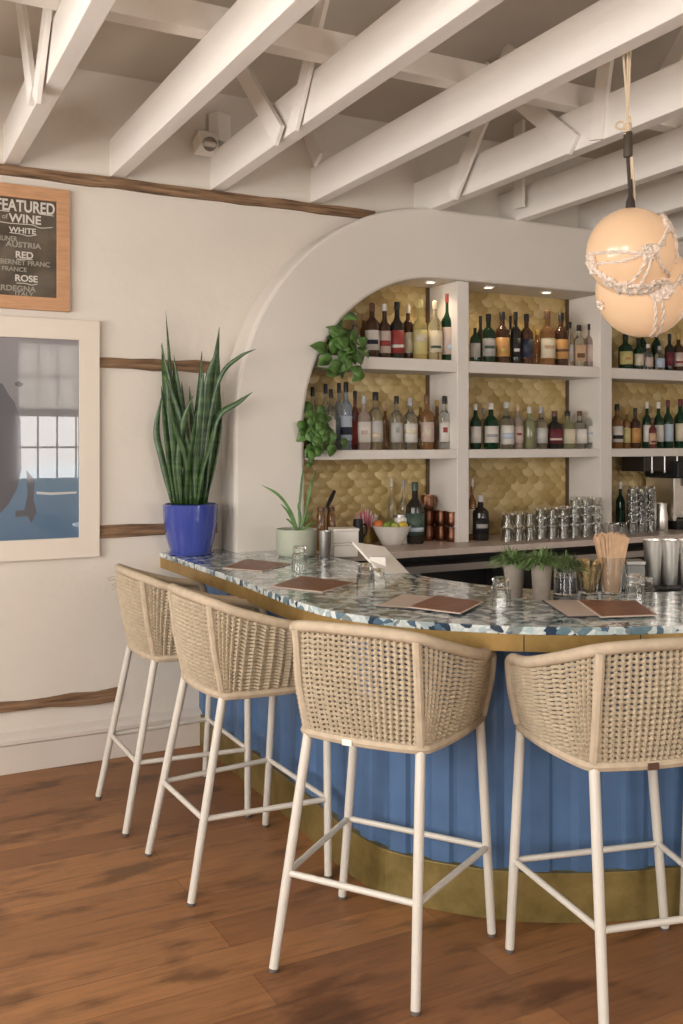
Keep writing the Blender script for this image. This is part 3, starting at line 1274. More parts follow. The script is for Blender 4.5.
random.seed(5)
lo_(net(ga, ra, [
    ([(-.98, -.10), (-.55, -.16), (-.05, -.20), (.18, -.16), (.42, .08), (.60, .42), (.62, .78)], .005),
    ([(-.95, -.32), (-.45, -.36), (-.02, -.22), (.22, -.12), (.5, .02)], .0045),
    ([(.10, -.25), (-.05, -.6), (-.3, -.95)], .0045),
    ([(.18, -.3), (.10, -.65), (-.05, -.98)], .0045),
    ([(.25, -.2), (.5, -.5), (.80, -.58)], .0045),
    ([(.62, .5), (.80, .2), (.9, -.3)], .0045),
    ([(-.98, -.15), (-.85, -.45), (-.6, -.75)], .006),
    ([(-.80, -.5), (-.5, -.79), (-.1, -.92), (.35, -.88), (.68, -.66)], .008), ([(-.74, -.58), (-.4, -.86), (0, -.95), (.4, -.86)], .006)],
    [(.08, -.2, .020), (.2, -.14, .014), (-.93, -.28, .022), (-.88, -.42, .018), (.63, .45, .018), (.78, .60, .016), (-.55, -.74, .018), (-.3, -.85, .020), (-.1, -.88, .020), (.15, -.88, .022), (.35, -.82, .022), (.62, .70, .018)])).build('rope_net', NET, lamp)
lo_(net(gb, rb, [
    ([(-.72, .05), (-.5, -.08), (-.2, -.12), (.1, -.18), (.35, -.05), (.55, .2), (.85, .3)], .006),
    ([(-.68, .0), (-.45, -.16), (-.1, -.2), (.2, -.22)], .005),
    ([(-.1, -.2), (0, -.6), (.1, -.98)], .005),
    ([(.0, -.2), (.15, -.6), (.2, -.97)], .005),
    ([(.4, .1), (.75, -.3), (.85, -.5)], .005)],
    [(-.5, -.1, .018), (-.38, -.12, .018), (-.05, -.2, .022), (.08, -.18, .022), (.16, -.12, .018), (.76, -.52, .022), (.66, -.56, .018), (-.93, -.33, .014)])).build('rope_net', NET, lamp)
gt = ga + Vector((0, 0, ra))
beamtop = Vector((lt.x, lt.y, BZ + BH + .02))
mid = ray(627, 118) * 3.60 + Vector((0, 0, CAM_H))
hz = lambda px, py: ray(px, py) * 3.61 + Vector((0, 0, CAM_H))
lo_(MB().tube([hz(627, 150), hz(627.5, 163), hz(629, 186)], .006, 8)).build('cord_sleeve', mat('dark_cord', (.05, .035, .025), .7), lamp)
lo_(MB().lathe(hz(627.5, 157), [(.0001, 0), (.0155, 0), (.0165, .004), (.0165, .088), (.012, .096), (.0001, .096)], 16)).build('socket', mat('brown_socket', (.06, .045, .03), .5), lamp)
lo_(MB().lathe(gt - Vector((0, 0, .004)), [(.0001, 0), (.018, 0), (.016, .03), (.008, .05), (.006, .11), (.0001, .112)], 16)).build('stem', mat('dark_stem', (.04, .03, .025), .5), lamp)
m = MB()
for a, b, dx in (((622, 40), (626, 96), -.016), ((627, 40), (627, 100), 0), ((630, 40), (628, 100), .012)):
    pa = hz(*a)
    pa.z = BZ + .06
    m.tube(spline([pa, hz((a[0] + b[0]) / 2, 70), hz(*b), hz(627, 118), hz(628, 132)], 4), .0045, 6)
m.tube(spline([hz(629, 116), hz(631, 150), hz(633, 180), hz(634, 208)], 4), .0055, 6)
m.tube(spline([hz(628, 120), hz(630, 150), hz(631, 180), hz(631, 208)], 4), .004, 6)
for k in range(6):
    c = hz(627, 124 + k * 2)
    m.tube([c + CR * (.012 * math.cos(j)) + CF * (.012 * math.sin(j)) + Vector((0, 0, .002 * math.sin(3 * j))) for j in [q * PI / 4 for q in range(8)]], .0045, 6, closed=True)
m.tube(spline([hz(623, 122), hz(618, 122), hz(615, 126), hz(619, 129), hz(625, 128)], 4), .0045, 6)
lo_(m).build('hanging_rope', mat('jute_rope', (.62, .50, .36), .85), lamp)
# ================================================================== BOTTLES
GL = {
    'clear': mat('bottle_clear', (.88, .90, .86), .03, trans=.95),
    'pale': mat('bottle_pale', (.82, .78, .58), .04, trans=.9),
    'yellow': mat('bottle_yellow', (.60, .50, .20), .08, trans=.5),
    'amber': mat('bottle_amber', (.40, .21, .085), .06, trans=.6),
    'brown': mat('bottle_brown', (.085, .042, .024), .05, trans=.3),
    'dark': mat('bottle_dark', (.022, .018, .015), .1),
    'green': mat('bottle_green', (.012, .055, .025), .05, trans=.4),
    'dgreen': mat('bottle_dark_green', (.012, .040, .020), .08, trans=.1),
    'red': mat('bottle_red', (.20, .05, .045), .07, trans=.4),
    'blue': mat('bottle_blue_clear', (.52, .62, .74), .06, trans=.8),
    'rosy': mat('bottle_rosy', (.50, .40, .34), .07, trans=.55),
    'olive': mat('bottle_olive', (.40, .40, .22), .07, trans=.6),
}
CC = {'black': (.015, .014, .015), 'white': (.68, .64, .58), 'cream': (.62, .54, .40), 'red': (.30, .045, .04), 'yellow': (.55, .47, .20), 'orange': (.52, .27, .09),
      'tan': (.50, .33, .20), 'navy': (.025, .028, .05), 'maroon': (.13, .02, .03), 'purple': (.13, .08, .14), 'grey': (.35, .34, .33), 'pink': (.55, .43, .37),
      'green': (.05, .085, .06), 'silver': (.5, .48, .45), 'brown': (.14, .07, .04), 'gold': (.45, .30, .08), 'paleblue': (.45, .52, .6)}


def cm(c):
    return mat('paper_' + c, CC[c], .55)


def capm(c):
    return mat('cap_' + c, CC[c], .35)


ORD = ['first', 'second', 'third', 'fourth', 'fifth', 'sixth', 'seventh', 'eighth', 'ninth', 'tenth', 'eleventh', 'twelfth', 'thirteenth', 'fourteenth', 'fifteenth']


def bottle(loc, h, r, glass, cap, lab, accent, kind, label, group):
    r *= 1.10
    t = thing('bottle', label, 'bottle', tuple(loc), random.uniform(-.3, .3) if kind != 'square' else -.35, group)
    if kind == 'wine':
        pf = [(.0001, 0), (r * .9, 0), (r, .012), (r, h * .58), (r * .94, h * .62), (r * .62, h * .685), (r * .36, h * .735), (r * .31, h * .93), (.0001, h * .93)]
        capz, capr, lz = (h * .86, h), r * .37, (.14, .50)
    elif kind == 'square':
        pf = [(.0001, 0), (r * .92, 0), (r, .01), (r, h * .60), (r * .9, h * .65), (r * .42, h * .72), (r * .34, h * .76), (r * .34, h * .90), (.0001, h * .90)]
        capz, capr, lz = (h * .86, h), r * .42, (.14, .52)
    elif kind == 'tall':
        pf = [(.0001, 0), (r * .9, 0), (r, .012), (r, h * .56), (r * .90, h * .615), (r * .55, h * .67), (r * .36, h * .73), (r * .32, h * .93), (.0001, h * .93)]
        capz, capr, lz = (h * .87, h), r * .40, (.10, .50)
    else:   # spirit
        pf = [(.0001, 0), (r * .92, 0), (r, .010), (r, h * .60), (r * .92, h * .655), (r * .6, h * .70), (r * .36, h * .74), (r * .33, h * .90), (.0001, h * .90)]
        capz, capr, lz = (h * .85, h), r * .40, (.14, .50)
    sq = 1.0 if kind == 'square' else None
    MB().lathe((0, 0, 0), pf, 20, sq=sq).build('glass_body', GL[glass], t, sharp=55)
    if cap:
        z0, z1 = capz
        MB().lathe((0, 0, 0), [(.0001, z0), (capr, z0), (capr, z1 - .004), (capr * .85, z1), (.0001, z1)], 14).build('cap', capm(cap), t, sharp=50)
    if lab:
        z0, z1 = h * lz[0], h * lz[1]
        rr = r + .0012
        ac = math.atan2(-VY, -VX) + .1 - t.rotation_euler.z
        lp = MB().lathe((0, 0, 0), [(rr, z0), (rr, z1)], 14, a0=ac - 1.25, a1=ac + 1.25, sq=sq).build('label', cm(lab), t, solid=.0008)
        if accent:
            f0 = random.uniform(.12, .5)
            f1 = f0 + random.uniform(.12, .32)
            aw = random.uniform(.3, 1.1)
            q = MB().lathe((0, 0, 0), [(rr + .001, z0 + (z1 - z0) * f0), (rr + .001, z0 + (z1 - z0) * f1)], 8, a0=ac - aw, a1=ac + aw, sq=sq)
            q.build('label_mark', cm(accent), lp, solid=.0006)
    return t


def shelf_row(zs, items, where, group, y_default=5.10):
    """items: (px, half width px, top py, glass, cap, label, accent, kind, words, [y])"""
    items = sorted(items, key=lambda q: q[0])
    for k, it in enumerate(items):
        px, hw, top, glass, cap, lab, acc, kind, words = it[:9]
        y = it[9] if len(it) > 9 else y_default
        p = at_y(px, 440, y)
        p.z = zs
        t = depth(p)
        h = at_y(px, top, y).z - zs
        r = hw * t / 985
        bottle(p, h, r, glass, cap, lab, acc, kind, '%s, %s from left, %s' % (words, ORD[k], where), group)


random.seed(11)
B2 = 5.235
shelf_row(SH1, [
    (354, 5.0, 313, 'clear', 'white', 'white', None, 'spirit', 'clear bottle with white cap behind the trailing plant'),
    (363, 4.5, 314, 'amber', 'tan', None, None, 'wine', 'tan-capped amber bottle', B2),
    (371.5, 6.8, 303, 'brown', 'brown', 'white', 'navy', 'spirit', 'brown bottle with tall white label'),
    (384, 6.0, 304, 'brown', 'white', 'pink', 'red', 'tall', 'brown bottle with white cap and red-marked label'),
    (396.5, 6.6, 302, 'dark', 'black', 'red', 'white', 'tall', 'black bottle with red and white label'),
    (407.5, 5.6, 305, 'brown', 'cream', 'cream', None, 'spirit', 'brown bottle with low cream label', 5.17),
    (419.5, 6.6, 300, 'yellow', 'yellow', 'yellow', 'cream', 'tall', 'yellow liqueur bottle'),
    (434.5, 6.6, 301, 'pale', 'cream', 'cream', 'olive' if False else 'green', 'wine', 'pale bottle with large cream label'),
    (447.5, 6.6, 294, 'green', 'red', 'pink', 'paleblue', 'tall', 'green bottle with red cap'),
], 'left bay upper shelf', 'bottles on the upper shelf, left bay')
shelf_row(SH2, [
    (312, 4.5, 387, 'clear', 'black', None, None, 'spirit', 'clear black-capped bottle behind the leafy plant', 5.2),
    (325, 4.5, 384, 'clear', 'navy', 'white', None, 'spirit', 'clear bottle with navy cap', 5.2),
    (330.5, 4.5, 389, 'clear', 'black', 'white', 'grey', 'spirit', 'clear bottle with white label beside the leaves'),
    (338.5, 4.5, 383, 'blue', 'navy', 'paleblue', None, 'spirit', 'bluish bottle with navy cap', 5.2),
    (345.5, 5.5, 382, 'blue', 'black', 'paleblue', 'navy', 'spirit', 'pale blue bottle with blue label'),
    (354.5, 4.5, 391, 'red', 'black', 'red', None, 'tall', 'red bottle with small black cap', 5.16),
    (363.5, 5.8, 396, 'rosy', 'grey', 'white', 'pink', 'square', 'rosy square bottle with white label'),
    (375, 6.8, 392, 'pale', 'black', 'silver', 'cream', 'spirit', 'stout pale bottle with silver label'),
    (384.5, 4.0, 404, 'amber', 'tan', None, None, 'spirit', 'short unlabelled amber bottle', 5.2),
    (396, 5.5, 396, 'clear', 'black', 'silver', 'grey', 'spirit', 'clear black-capped bottle with silvery label'),
    (409.8, 6.5, 398, 'clear', 'grey', 'white', 'cream', 'spirit', 'clear bottle with wide cream label'),
    (420, 4.5, 402, 'amber', None, None, None, 'spirit', 'amber bottle half hidden', 5.2),
    (426.5, 6.3, 395, 'amber', 'brown', 'pink', 'cream', 'spirit', 'amber bottle with tall pinkish label'),
    (436.5, 4.5, 400, 'amber', 'gold', None, None, 'tall', 'plain amber bottle at the back', 5.2),
    (443.8, 5.2, 396, 'clear', 'black', 'white', 'red', 'spirit', 'clear bottle with red and white label'),
], 'left bay lower shelf', 'bottles on the lower shelf, left bay')
shelf_row(SH1, [
    (474.5, 4.6, 324, 'dgreen', None, 'grey', None, 'spirit', 'short green bottle with greyish label'),
    (480, 4.2, 316, 'dark', 'black', None, None, 'wine', 'black unlabelled bottle', 5.2),
    (488, 6.2, 314, 'dgreen', 'black', 'grey', 'green', 'spirit', 'dark green bottle with dull grey-green label'),
    (501.8, 6.6, 312, 'brown', 'black', 'orange', 'gold', 'spirit', 'brown bottle with bright orange label'),
    (510, 3.5, 316, 'dark', 'black', None, None, 'wine', 'slim black bottle at the back', B2),
    (515, 5.0, 312, 'dark', 'black', 'black', 'white', 'spirit', 'black bottle with white emblem'),
    (526, 6.0, 314, 'brown', 'black', 'navy', None, 'spirit', 'bottle with navy label'),
    (536.5, 4.5, 330, 'amber', 'gold', None, None, 'spirit', 'short amber bottle', 5.18),
    (547, 7.0, 311, 'amber', 'brown', 'cream', 'tan', 'spirit', 'amber bottle with brown stopper and cream label'),
    (560.5, 6.6, 313, 'brown', 'black', 'orange', 'brown', 'spirit', 'brown bottle with orange shoulder label'),
    (569.5, 3.2, 322, 'clear', 'black', 'silver', None, 'spirit', 'slim bottle with silver label'),
    (578.5, 5.4, 325, 'clear', 'black', 'tan', 'brown', 'square', 'square bottle with tan label'),
    (589.5, 5.2, 324, 'rosy', 'black', 'pink', None, 'square', 'pinkish square bottle'),
], 'middle bay upper shelf', 'bottles on the upper shelf, middle bay')
shelf_row(SH2, [
    (475, 5.0, 404, 'dgreen', 'white', 'white', None, 'wine', 'dark green bottle with white label'),
    (483, 3.5, 408, 'clear', 'grey', None, None, 'spirit', 'narrow clear bottle at the back', B2),
    (490.5, 6.8, 403, 'green', 'white', 'white', 'grey', 'wine', 'bright green bottle with white label and cap'),
    (506, 6.8, 402, 'clear', 'silver', 'white', 'paleblue', 'tall', 'clear tall bottle with white label'),
    (517.5, 4.8, 404, 'rosy', 'tan', 'pink', 'red', 'spirit', 'rosy bottle with red-marked label'),
    (529, 5.8, 407, 'olive', 'silver', None, None, 'spirit', 'plain clear bottle with silver cap'),
    (540.5, 5.8, 407, 'clear', 'grey', 'silver', None, 'spirit', 'plain clear bottle with silvery label'),
    (554, 6.2, 411, 'dark', 'brown', 'maroon', 'pink', 'square', 'square bottle with maroon label'),
    (567, 6.0, 411, 'olive', 'black', 'cream', None, 'square', 'olive-tinted square bottle'),
    (579, 5.6, 411, 'clear', 'brown', 'white', None, 'square', 'square clear bottle with white label'),
    (591, 5.6, 405, 'clear', 'purple', 'white', 'paleblue', 'square', 'clear bottle with purple cap'),
], 'middle bay lower shelf', 'bottles on the lower shelf, middle bay')
shelf_row(SH1, [
    (625, 6.4, 334, 'dgreen', 'black', 'yellow', 'orange', 'spirit', 'dark green bottle with yellow and orange label'),
    (637.8, 4.6, 338, 'dgreen', 'black', 'cream', None, 'spirit', 'dark bottle with cream label'),
    (642, 4.2, 326, 'dgreen', 'black', None, None, 'wine', 'tall dark wine bottle at the back', B2),
    (647.5, 4.4, 344, 'clear', 'white', 'pink', None, 'spirit', 'short bottle with pink label'),
    (656, 4.4, 326, 'dgreen', 'black', None, None, 'wine', 'tall dark wine bottle near the pink one', B2),
    (659, 4.6, 346, 'clear', 'grey', 'paleblue', None, 'spirit', 'short bottle with pale blue label'),
    (669, 4.2, 334, 'dark', 'black', 'maroon', None, 'spirit', 'dark bottle with maroon label'),
    (678, 5.0, 334, 'brown', 'gold', 'pink', 'red', 'spirit', 'brown bottle with pink round label'),
], 'right bay upper shelf', 'bottles on the upper shelf, right bay')
shelf_row(SH2, [
    (616.5, 5.4, 404, 'amber', 'black', 'white', 'black', 'spirit', 'amber bottle with white and black label'),
    (626, 3.6, 408, 'amber', 'orange', 'yellow', None, 'spirit', 'slim bottle with yellow label'),
    (634.8, 4.6, 408, 'brown', 'black', 'orange', None, 'spirit', 'dark bottle with orange label'),
    (646.5, 4.2, 402, 'green', 'white', 'white', None, 'wine', 'green bottle with silver-white neck'),
    (652, 3.6, 418, 'red', 'brown', 'tan', 'maroon', 'spirit', 'short red bottle', 5.06),
    (658, 4.6, 402, 'green', 'white', 'white', None, 'wine', 'green bottle with white label'),
    (667.5, 4.6, 400, 'dgreen', 'maroon', 'paleblue', None, 'wine', 'dark green bottle with maroon neck'),
    (680, 6.0, 399, 'green', 'maroon', 'cream', None, 'wine', 'large green wine bottle with cream label'),
], 'right bay lower shelf', 'bottles on the lower shelf, right bay')


def wt_item(px, py):
    return at_z(px, py, WT)


p = at_y(414.5, 440, 5.08)
p.z = WT
bottle(p, at_y(414.5, 482, p.y).z - WT, 8.5 * depth(p) / 985, 'dark', 'green', 'dgreen' if False else 'green', 'paleblue', 'wine', 'big black bottle with green label beside the fruit bowl', None)
p = wt_item(480, 540)
bottle(p, at_y(480, 495, p.y).z - WT, 7.5 * depth(p) / 985, 'dark', 'silver', 'black', 'grey', 'spirit', 'black squat bottle left of the stacked tumblers', None)
p = at_y(471.5, 440, 5.10)
p.z = WT
bottle(p, at_y(471, 478, p.y).z - WT, 4.0 * depth(p) / 985, 'amber', 'white', 'cream', None, 'tall', 'tall amber bottle tucked against the shelf upright', None)
p = at_y(391, 440, 5.24)
p.z = WT
bottle(p, at_y(391, 478, p.y).z - WT, 4.0 * depth(p) / 985, 'pale', 'cream', None, None, 'wine', 'slim pale bottle behind the fruit bowl', None)
p = at_y(403, 440, 5.24)
p.z = WT
bottle(p, at_y(403, 480, p.y).z - WT, 3.6 * depth(p) / 985, 'clear', 'grey', None, None, 'wine', 'slim clear bottle next to the big black bottle', None)
p = at_y(620, 440, 5.15)
p.z = WT
bottle(p, at_y(620, 482, p.y).z - WT, 4.2 * depth(p) / 985, 'green', 'white', None, None, 'wine', 'small teal bottle behind the right tumbler stack', None)

# ================================================================== TUMBLERS
def tumbler_mesh(h, rt, rb_, th=.0022, fac=14):
    m = MB()
    pr_ = [(.0001, 0), (rb_ * .94, 0), (rb_, .004), (rt, h), (rt - th, h), (rb_ - th, .010), (.0001, .010)]
    m.lathe((0, 0, 0), pr_, fac, smooth=True)
    return m


def flip(m, h):
    m.v = [(x, -y, h - z) for x, y, z in m.v]
    return m


STK = flip(tumbler_mesh(.085, .040, .029, fac=16), .085)
proto = STK.build('glass_tumbler', GLASS, sharp=25)
gname = 'stacked tumblers in the middle bay'
cols = []
for k in range(9):
    px = 507 + k * 11.2
    for rrow in range(2):
        p = at_y(px, 440, 4.93 + rrow * .10)
        n = [2, 2, 2, 3, 3, 3, 4, 4, 4][k]
        cols.append((p.x, 4.93 + rrow * .10, n, k, rrow))
first = True
for x, y, n, kk, rrow in cols:
    if 4.593 - .045 < x < 4.695 + .045 and y > 4.9:
        continue
    for j in range(n):
        o = proto if first else proto.copy()
        if not first:
            COL.objects.link(o)
        first = False
        o.location = (x, y, WT + .0865 * j if n < 3 else WT + .056 * j)
        tag(o, 'upside-down tumbler, %s up in the %s stack from left, %s row, middle bay' % (ORD[j], ORD[kk], ['front', 'back'][rrow]), 'glass', gname)
for kk, px in enumerate((632, 641, 650)):
    for rrow in range(2):
        for j in range(6):
            o = proto.copy()
            COL.objects.link(o)
            q = at_y(px, 440, 4.95 + rrow * .09)
            o.location = (q.x, q.y, WT + .045 * j)
            tag(o, 'clear tumbler, %s up in the %s tall stack, %s row, right bay' % (ORD[j], ['left', 'middle', 'right'][kk], ['front', 'back'][rrow]), 'glass', 'tall tumbler stack in the right bay')
for px in (613, 622):
    o = proto.copy()
    COL.objects.link(o)
    q = at_y(px, 440, 4.88)
    o.location = (q.x, q.y, WT)
    tag(o, 'single upside-down tumbler, %s of two left of the tall right-hand stacks' % ('first' if px == 613 else 'second'), 'glass', 'single tumblers by the right stack')

# tumblers on the bar
FT = MB().lathe((0, 0, 0), [(.0001, 0), (.026, 0), (.030, .006), (.030, .034), (.037, .044), (.038, .075), (.0355, .075), (.0345, .045), (.027, .034), (.026, .012), (.0001, .012)], 12)
FT.v = [(x, -y, .075 - z) for x, y, z in FT.v]
ft = FT.build('glass_tumbler', GLASS, sharp=20)
spots = [((299, 568), 2, 'near the sage plant pot'), ((365, 589), 2, 'left of the tablet pair'), ((377, 587), 1, 'right of the tablet pair'),
         ((500, 606), 2, 'between the menus and the first herb cup'), ((634, 602), 2, 'in front of the wooden stirrers'), ((645, 597), 1, 'beside the shaker mat')]
first = True
for (px, py), n, w in spots:
    p = at_z(px, py, CT)
    for j in range(n):
        o = ft if first else ft.copy()
        if not first:
            COL.objects.link(o)
        first = False
        o.location = (p.x, p.y, CT + .030 * j)
        tag(o, 'upturned faceted bar glass, %s%s' % (w, ['', ', top of its stack'][j] if n > 1 else ''), 'glass', 'faceted glasses on the bar')

# ================================================================== THINGS ON THE BAR
def menu(corners, label, paper):
    """corners clockwise in pixels from the left corner"""
    P = [at_z(a, b, CT) for a, b in corners]
    c = sum(P, Vector()) / 4
    t = thing('menu_board', label, 'menu', (c.x, c.y, CT))
    q = [(p.x - c.x, p.y - c.y) for p in P]
    MB().prism(q, .0005, .0045).build('cover', WALNUT if not paper else PAPER, t, bevel=.001)
    q2 = [(x * .90, y * .90) for x, y in q]
    MB().prism(q2, .0046, .0056).build('sheet', WALNUT if not paper else PAPER, t)
    return t


m1 = mat('menu_edge', (.045, .035, .03), .5)


def menu2(corners, label, cover, sheet, lift=0.0):
    P = [at_z(a, b, CT + lift) for a, b in corners]
    c = sum(P, Vector()) / 4
    t = thing('menu_board', label, 'menu', (c.x, c.y, CT + lift))
    q = [(p.x - c.x, p.y - c.y) for p in P]
    MB().prism(q, .0004, .004).build('cover', cover, t, bevel=.001)
    MB().prism([(x * .93, y * .93) for x, y in q], .0041, .0052).build('sheet', sheet, t)
    return t


menu2([(222, 568.5), (245, 560.5), (281, 559.5), (291, 565), (259, 571)], 'brown menu lying flat nearest the arch foot', m1, WALNUT) if False else None
menu2([(222, 568.5), (246, 559.5), (291, 564.5), (262, 572)], 'brown menu lying flat nearest the arch foot', PAPER, WALNUT)
menu2([(270, 587), (300, 576.5), (356, 583.5), (322, 593)], 'brown menu before the left pair of glasses', PAPER, WALNUT)
menu2([(375, 607.5), (402, 594.5), (443, 598), (418, 610)], 'pale menu sheet half under the central brown menu', m1, PAPER)
menu2([(407, 607.8), (436, 595.8), (483, 602.8), (460, 614.5)], 'brown menu in the centre, overlapping a pale sheet', PAPER, WALNUT, .006)
menu2([(541, 601), (586, 600.5), (606, 617), (567, 618)], 'pale menu sheet half under the right brown menu', m1, PAPER)
menu2([(576, 601), (636, 601.5), (658, 616), (600, 618)], 'brown menu at the right, overlapping a pale sheet', PAPER, WALNUT, .006)

# tablet till
pb = at_z(377, 571, CT)
tb = thing('tablet_till', 'white tablet till leaning back on a square stand, on the bar', 'tablet', tuple(pb), 0)
ax = CR
MB().obox(tuple(Vector((0, 0, .036)) - CF * .045), CR, CF, (0, 0, 1), .038, .018, .036).build('stand', WHITEP, tb, bevel=.004)
P = [at_y(a, b, pb.y + .07) for a, b in ((352, 541), (385, 547), (412, 575), (380, 567))]
tl = ray(352, 541.5) * (pb.length and depth(pb) + .05) + Vector((0, 0, CAM_H))
tr = ray(384, 546.5) * (depth(pb) + .12) + Vector((0, 0, CAM_H))
br_ = ray(412, 576) * (depth(pb) - .06) + Vector((0, 0, CAM_H))
bl = tl + br_ - tr
nn = (tr - tl).cross(br_ - tr).normalized()
V4 = [tl, tr, br_, bl]
for nm, off, th, mm, sc in (('tablet', 0, .012, WHITEP, 1.0), ('screen', .0125 if nn.dot(CF) > 0 else -.0015, .001, mat('screen_glass', (.02, .02, .025), .08), .92)):
    c = (tl + br_) / 2
    vs = [c + (v - c) * sc + nn * off - pb for v in V4] + [c + (v - c) * sc + nn * (off + th) - pb for v in V4]
    MB().add(vs, [(0, 3, 2, 1), (4, 5, 6, 7), (0, 1, 5, 4), (1, 2, 6, 5), (2, 3, 7, 6), (3, 0, 4, 7)]).build(nm, mm, tb, bevel=.003 if nm == 'tablet' else 0)


def cup(name, label, cat, px, py, hpx, rtpx, rbpx, m, zs=CT, fill=None, part='cup', rim=.002):
    p = at_z(px, py, zs)
    s = depth(p) / 985
    h, rt, rb_ = hpx * s, rtpx * s, rbpx * s
    t = thing(name, label, cat, (p.x, p.y, zs))
    pf = [(.0001, 0), (rb_ * .95, 0), (rb_, .003), (rt, h), (rt - rim, h), (rb_ - rim, .006), (.0001, .006)]
    MB().lathe((0, 0, 0), pf, 28).build(part, m, t, sharp=45)
    return t, h, rt, rb_, s


CUPM = mat('concrete_cup', (.22, .185, .15), .6, noise_amt=.08, nscale=30)


def blades(n, h0, h1, spread, r, w=.004, droop=.5, seed=0):
    random.seed(seed)
    m = MB()
    for i in range(n):
        a = random.uniform(0, 2 * PI)
        rr = random.uniform(0, r)
        L_ = random.uniform(h0, h1)
        out = random.uniform(.1, 1) * spread
        d = Vector((math.cos(a), math.sin(a), 0))
        s = Vector((-d.y, d.x, 0))
        l, rg = [], []
        for k in range(5):
            f = k / 4
            c = d * (rr + out * f * f) + Vector((0, 0, L_ * (f - droop * f ** 3 * (out / spread))))
            ww = w * (math.sin(PI * (.15 + .83 * f)) + .1)
            l.append(c - s * ww)
            rg.append(c + s * ww)
        m.strip(l, rg)
    return m


for px, py, lab, sd in ((513.5, 597, 'left grey cup of green herbs on the bar, beside a glass', 1), (541, 600, 'right grey cup of green herbs, beside the jar with dark contents', 2)):
    t, h, rt, rb_, s = cup('herb_cup', lab, 'plant', px, py, 34 if sd == 1 else 36, 10.6, 8.2, CUPM)
    m = blades(330, .05, .105, .095, rt * .9, .0040, .95, sd)
    m.v = [(x, y, z + h - .02) for x, y, z in m.v]
    m.build('herbs', GREENH, t, solid=.0004)
t, h, rt, rb_, s = cup('herb_jar', 'clear jar with dark contents and drooping herbs, right of the herb cups', 'jar', 565, 594, 30, 11.5, 12, GLASS, part='jar')
MB().lathe((0, 0, .0075), [(.0001, 0), (rb_ - .006, 0), (rb_ - .005, .060), (.0001, .062)], 24).build('dark_contents', mat('dark_cherries', (.015, .010, .018), .3), t)
m = blades(240, .045, .10, .09, rt * .8, .0038, .95, 5)
m.v = [(x, y, z + h - .03) for x, y, z in m.v]
m.build('herbs', GREENH, t, solid=.0004)

# cup wrapped in golden paper
p = at_z(589, 593, CT)
s = depth(p) / 985
t = thing('twist_glass', 'glass stuffed with dried golden peel, left of the wooden stirrers', 'glass', (p.x, p.y, CT))
m = MB()
random.seed(9)
gold = mat('dried_peel', (.60, .42, .19), .6, noise_amt=.3, nscale=40)
for i in range(90):
    a = random.uniform(0, 2 * PI)
    h0 = random.uniform(.004, .06)
    L_ = random.uniform(.06, .10)
    r0 = random.uniform(.0, .018)
    d = Vector((math.cos(a), math.sin(a), 0))
    sd = Vector((-d.y, d.x, 0))
    l, rg = [], []
    for k in range(6):
        f = k / 5
        zz = min(.132, h0 + L_ * f)
        c = d * min((.029 + .026 * zz / .122) * .93, r0 + .034 * f + .006 * math.sin(f * 9 + i)) + Vector((0, 0, zz))
        l.append(c - sd * .006)
        rg.append(c + sd * .006)
    m.strip(l, rg)
m.build('peel', gold, t, solid=.0008)
MB().lathe((0, 0, 0), [(.0001, 0), (.030, 0), (.032, .003), (.058, .122), (.056, .122), (.030, .007), (.0001, .007)], 24).build('glass', GLASS, t)

# wooden stirrers in a glass
t, h, rt, rb_, s = cup('stirrer_glass', 'tall glass of wooden stirrers standing on the bar', 'glass', 611, 593, 36, 12, 10, GLASS, part='glass')
p = at_z(611, 593, CT)
WOODS = mat('stirrer_wood', (.50, .32, .19), .7, noise_amt=.12, nscale=40)
random.seed(4)
for i in range(66):
    row, k = divmod(i, 22)
    u = (k + .5) / 22 * 2 - 1
    dpt = (row - 1) * .012
    b = CR * (u * .022) + CF * (dpt * .7) + Vector((0, 0, .009))
    e = CR * (u * .066 + random.uniform(-.003, .003)) + CF * (dpt * 1.5 + random.uniform(-.003, .003)) + Vector((0, 0, .240 + random.uniform(-.010, .006) - .012 * abs(u)))
    MB().bar(b, e, .0075, .0014, up=tuple(CF)).build('stirrer', WOODS, t)

# steel shakers on a dark mat
q = at_z(668, 588, CT)
mt = thing('bar_mat', 'dark rubber mat under the steel cups at the right edge', 'mat', (q.x + .03, q.y, CT))
MB().obox((0, 0, .003), CR, CF, (0, 0, 1), .13, .055, .003).build('rubber_pad', BLACK, mt, bevel=.001)
m = MB()
for i in range(22):
    for j in range(9):
        c = CR * (-.122 + .0116 * i) + CF * (-.047 + .0118 * j)
        m.lathe((c.x, c.y, .006), [(.0035, 0), (.003, .003), (.0001, .003)], 6)
m.build('nubs', BLACK, mt)
for px, lab in ((652.5, 'steel shaker cup at the left of the row on the mat'), (669.5, 'steel shaker cup in the middle of the row on the mat'), (687, 'steel shaker cup cut off by the right edge')):
    p = at_z(px, 587, CT)
    s = depth(p) / 985
    t = thing('shaker_cup', lab, 'cup', (p.x, p.y, CT + .0095), 0, 'steel shaker cups')
    h, rt, rb_ = 45 * s, 9.6 * s, 6.6 * s
    MB().lathe((0, 0, 0), [(.0001, 0), (rb_ * .95, 0), (rb_, .004), (rt, h - .004), (rt + .001, h), (rt - .001, h), (rb_ - .002, .006), (.0001, .006)], 32).build('tin', STEEL, t, sharp=50)
    MB().lathe((0, 0, 0), [(rt + .0004, h - .003), (rt + .002, h - .0015), (rt + .0004, h)], 32).build('rim', STEEL, t)
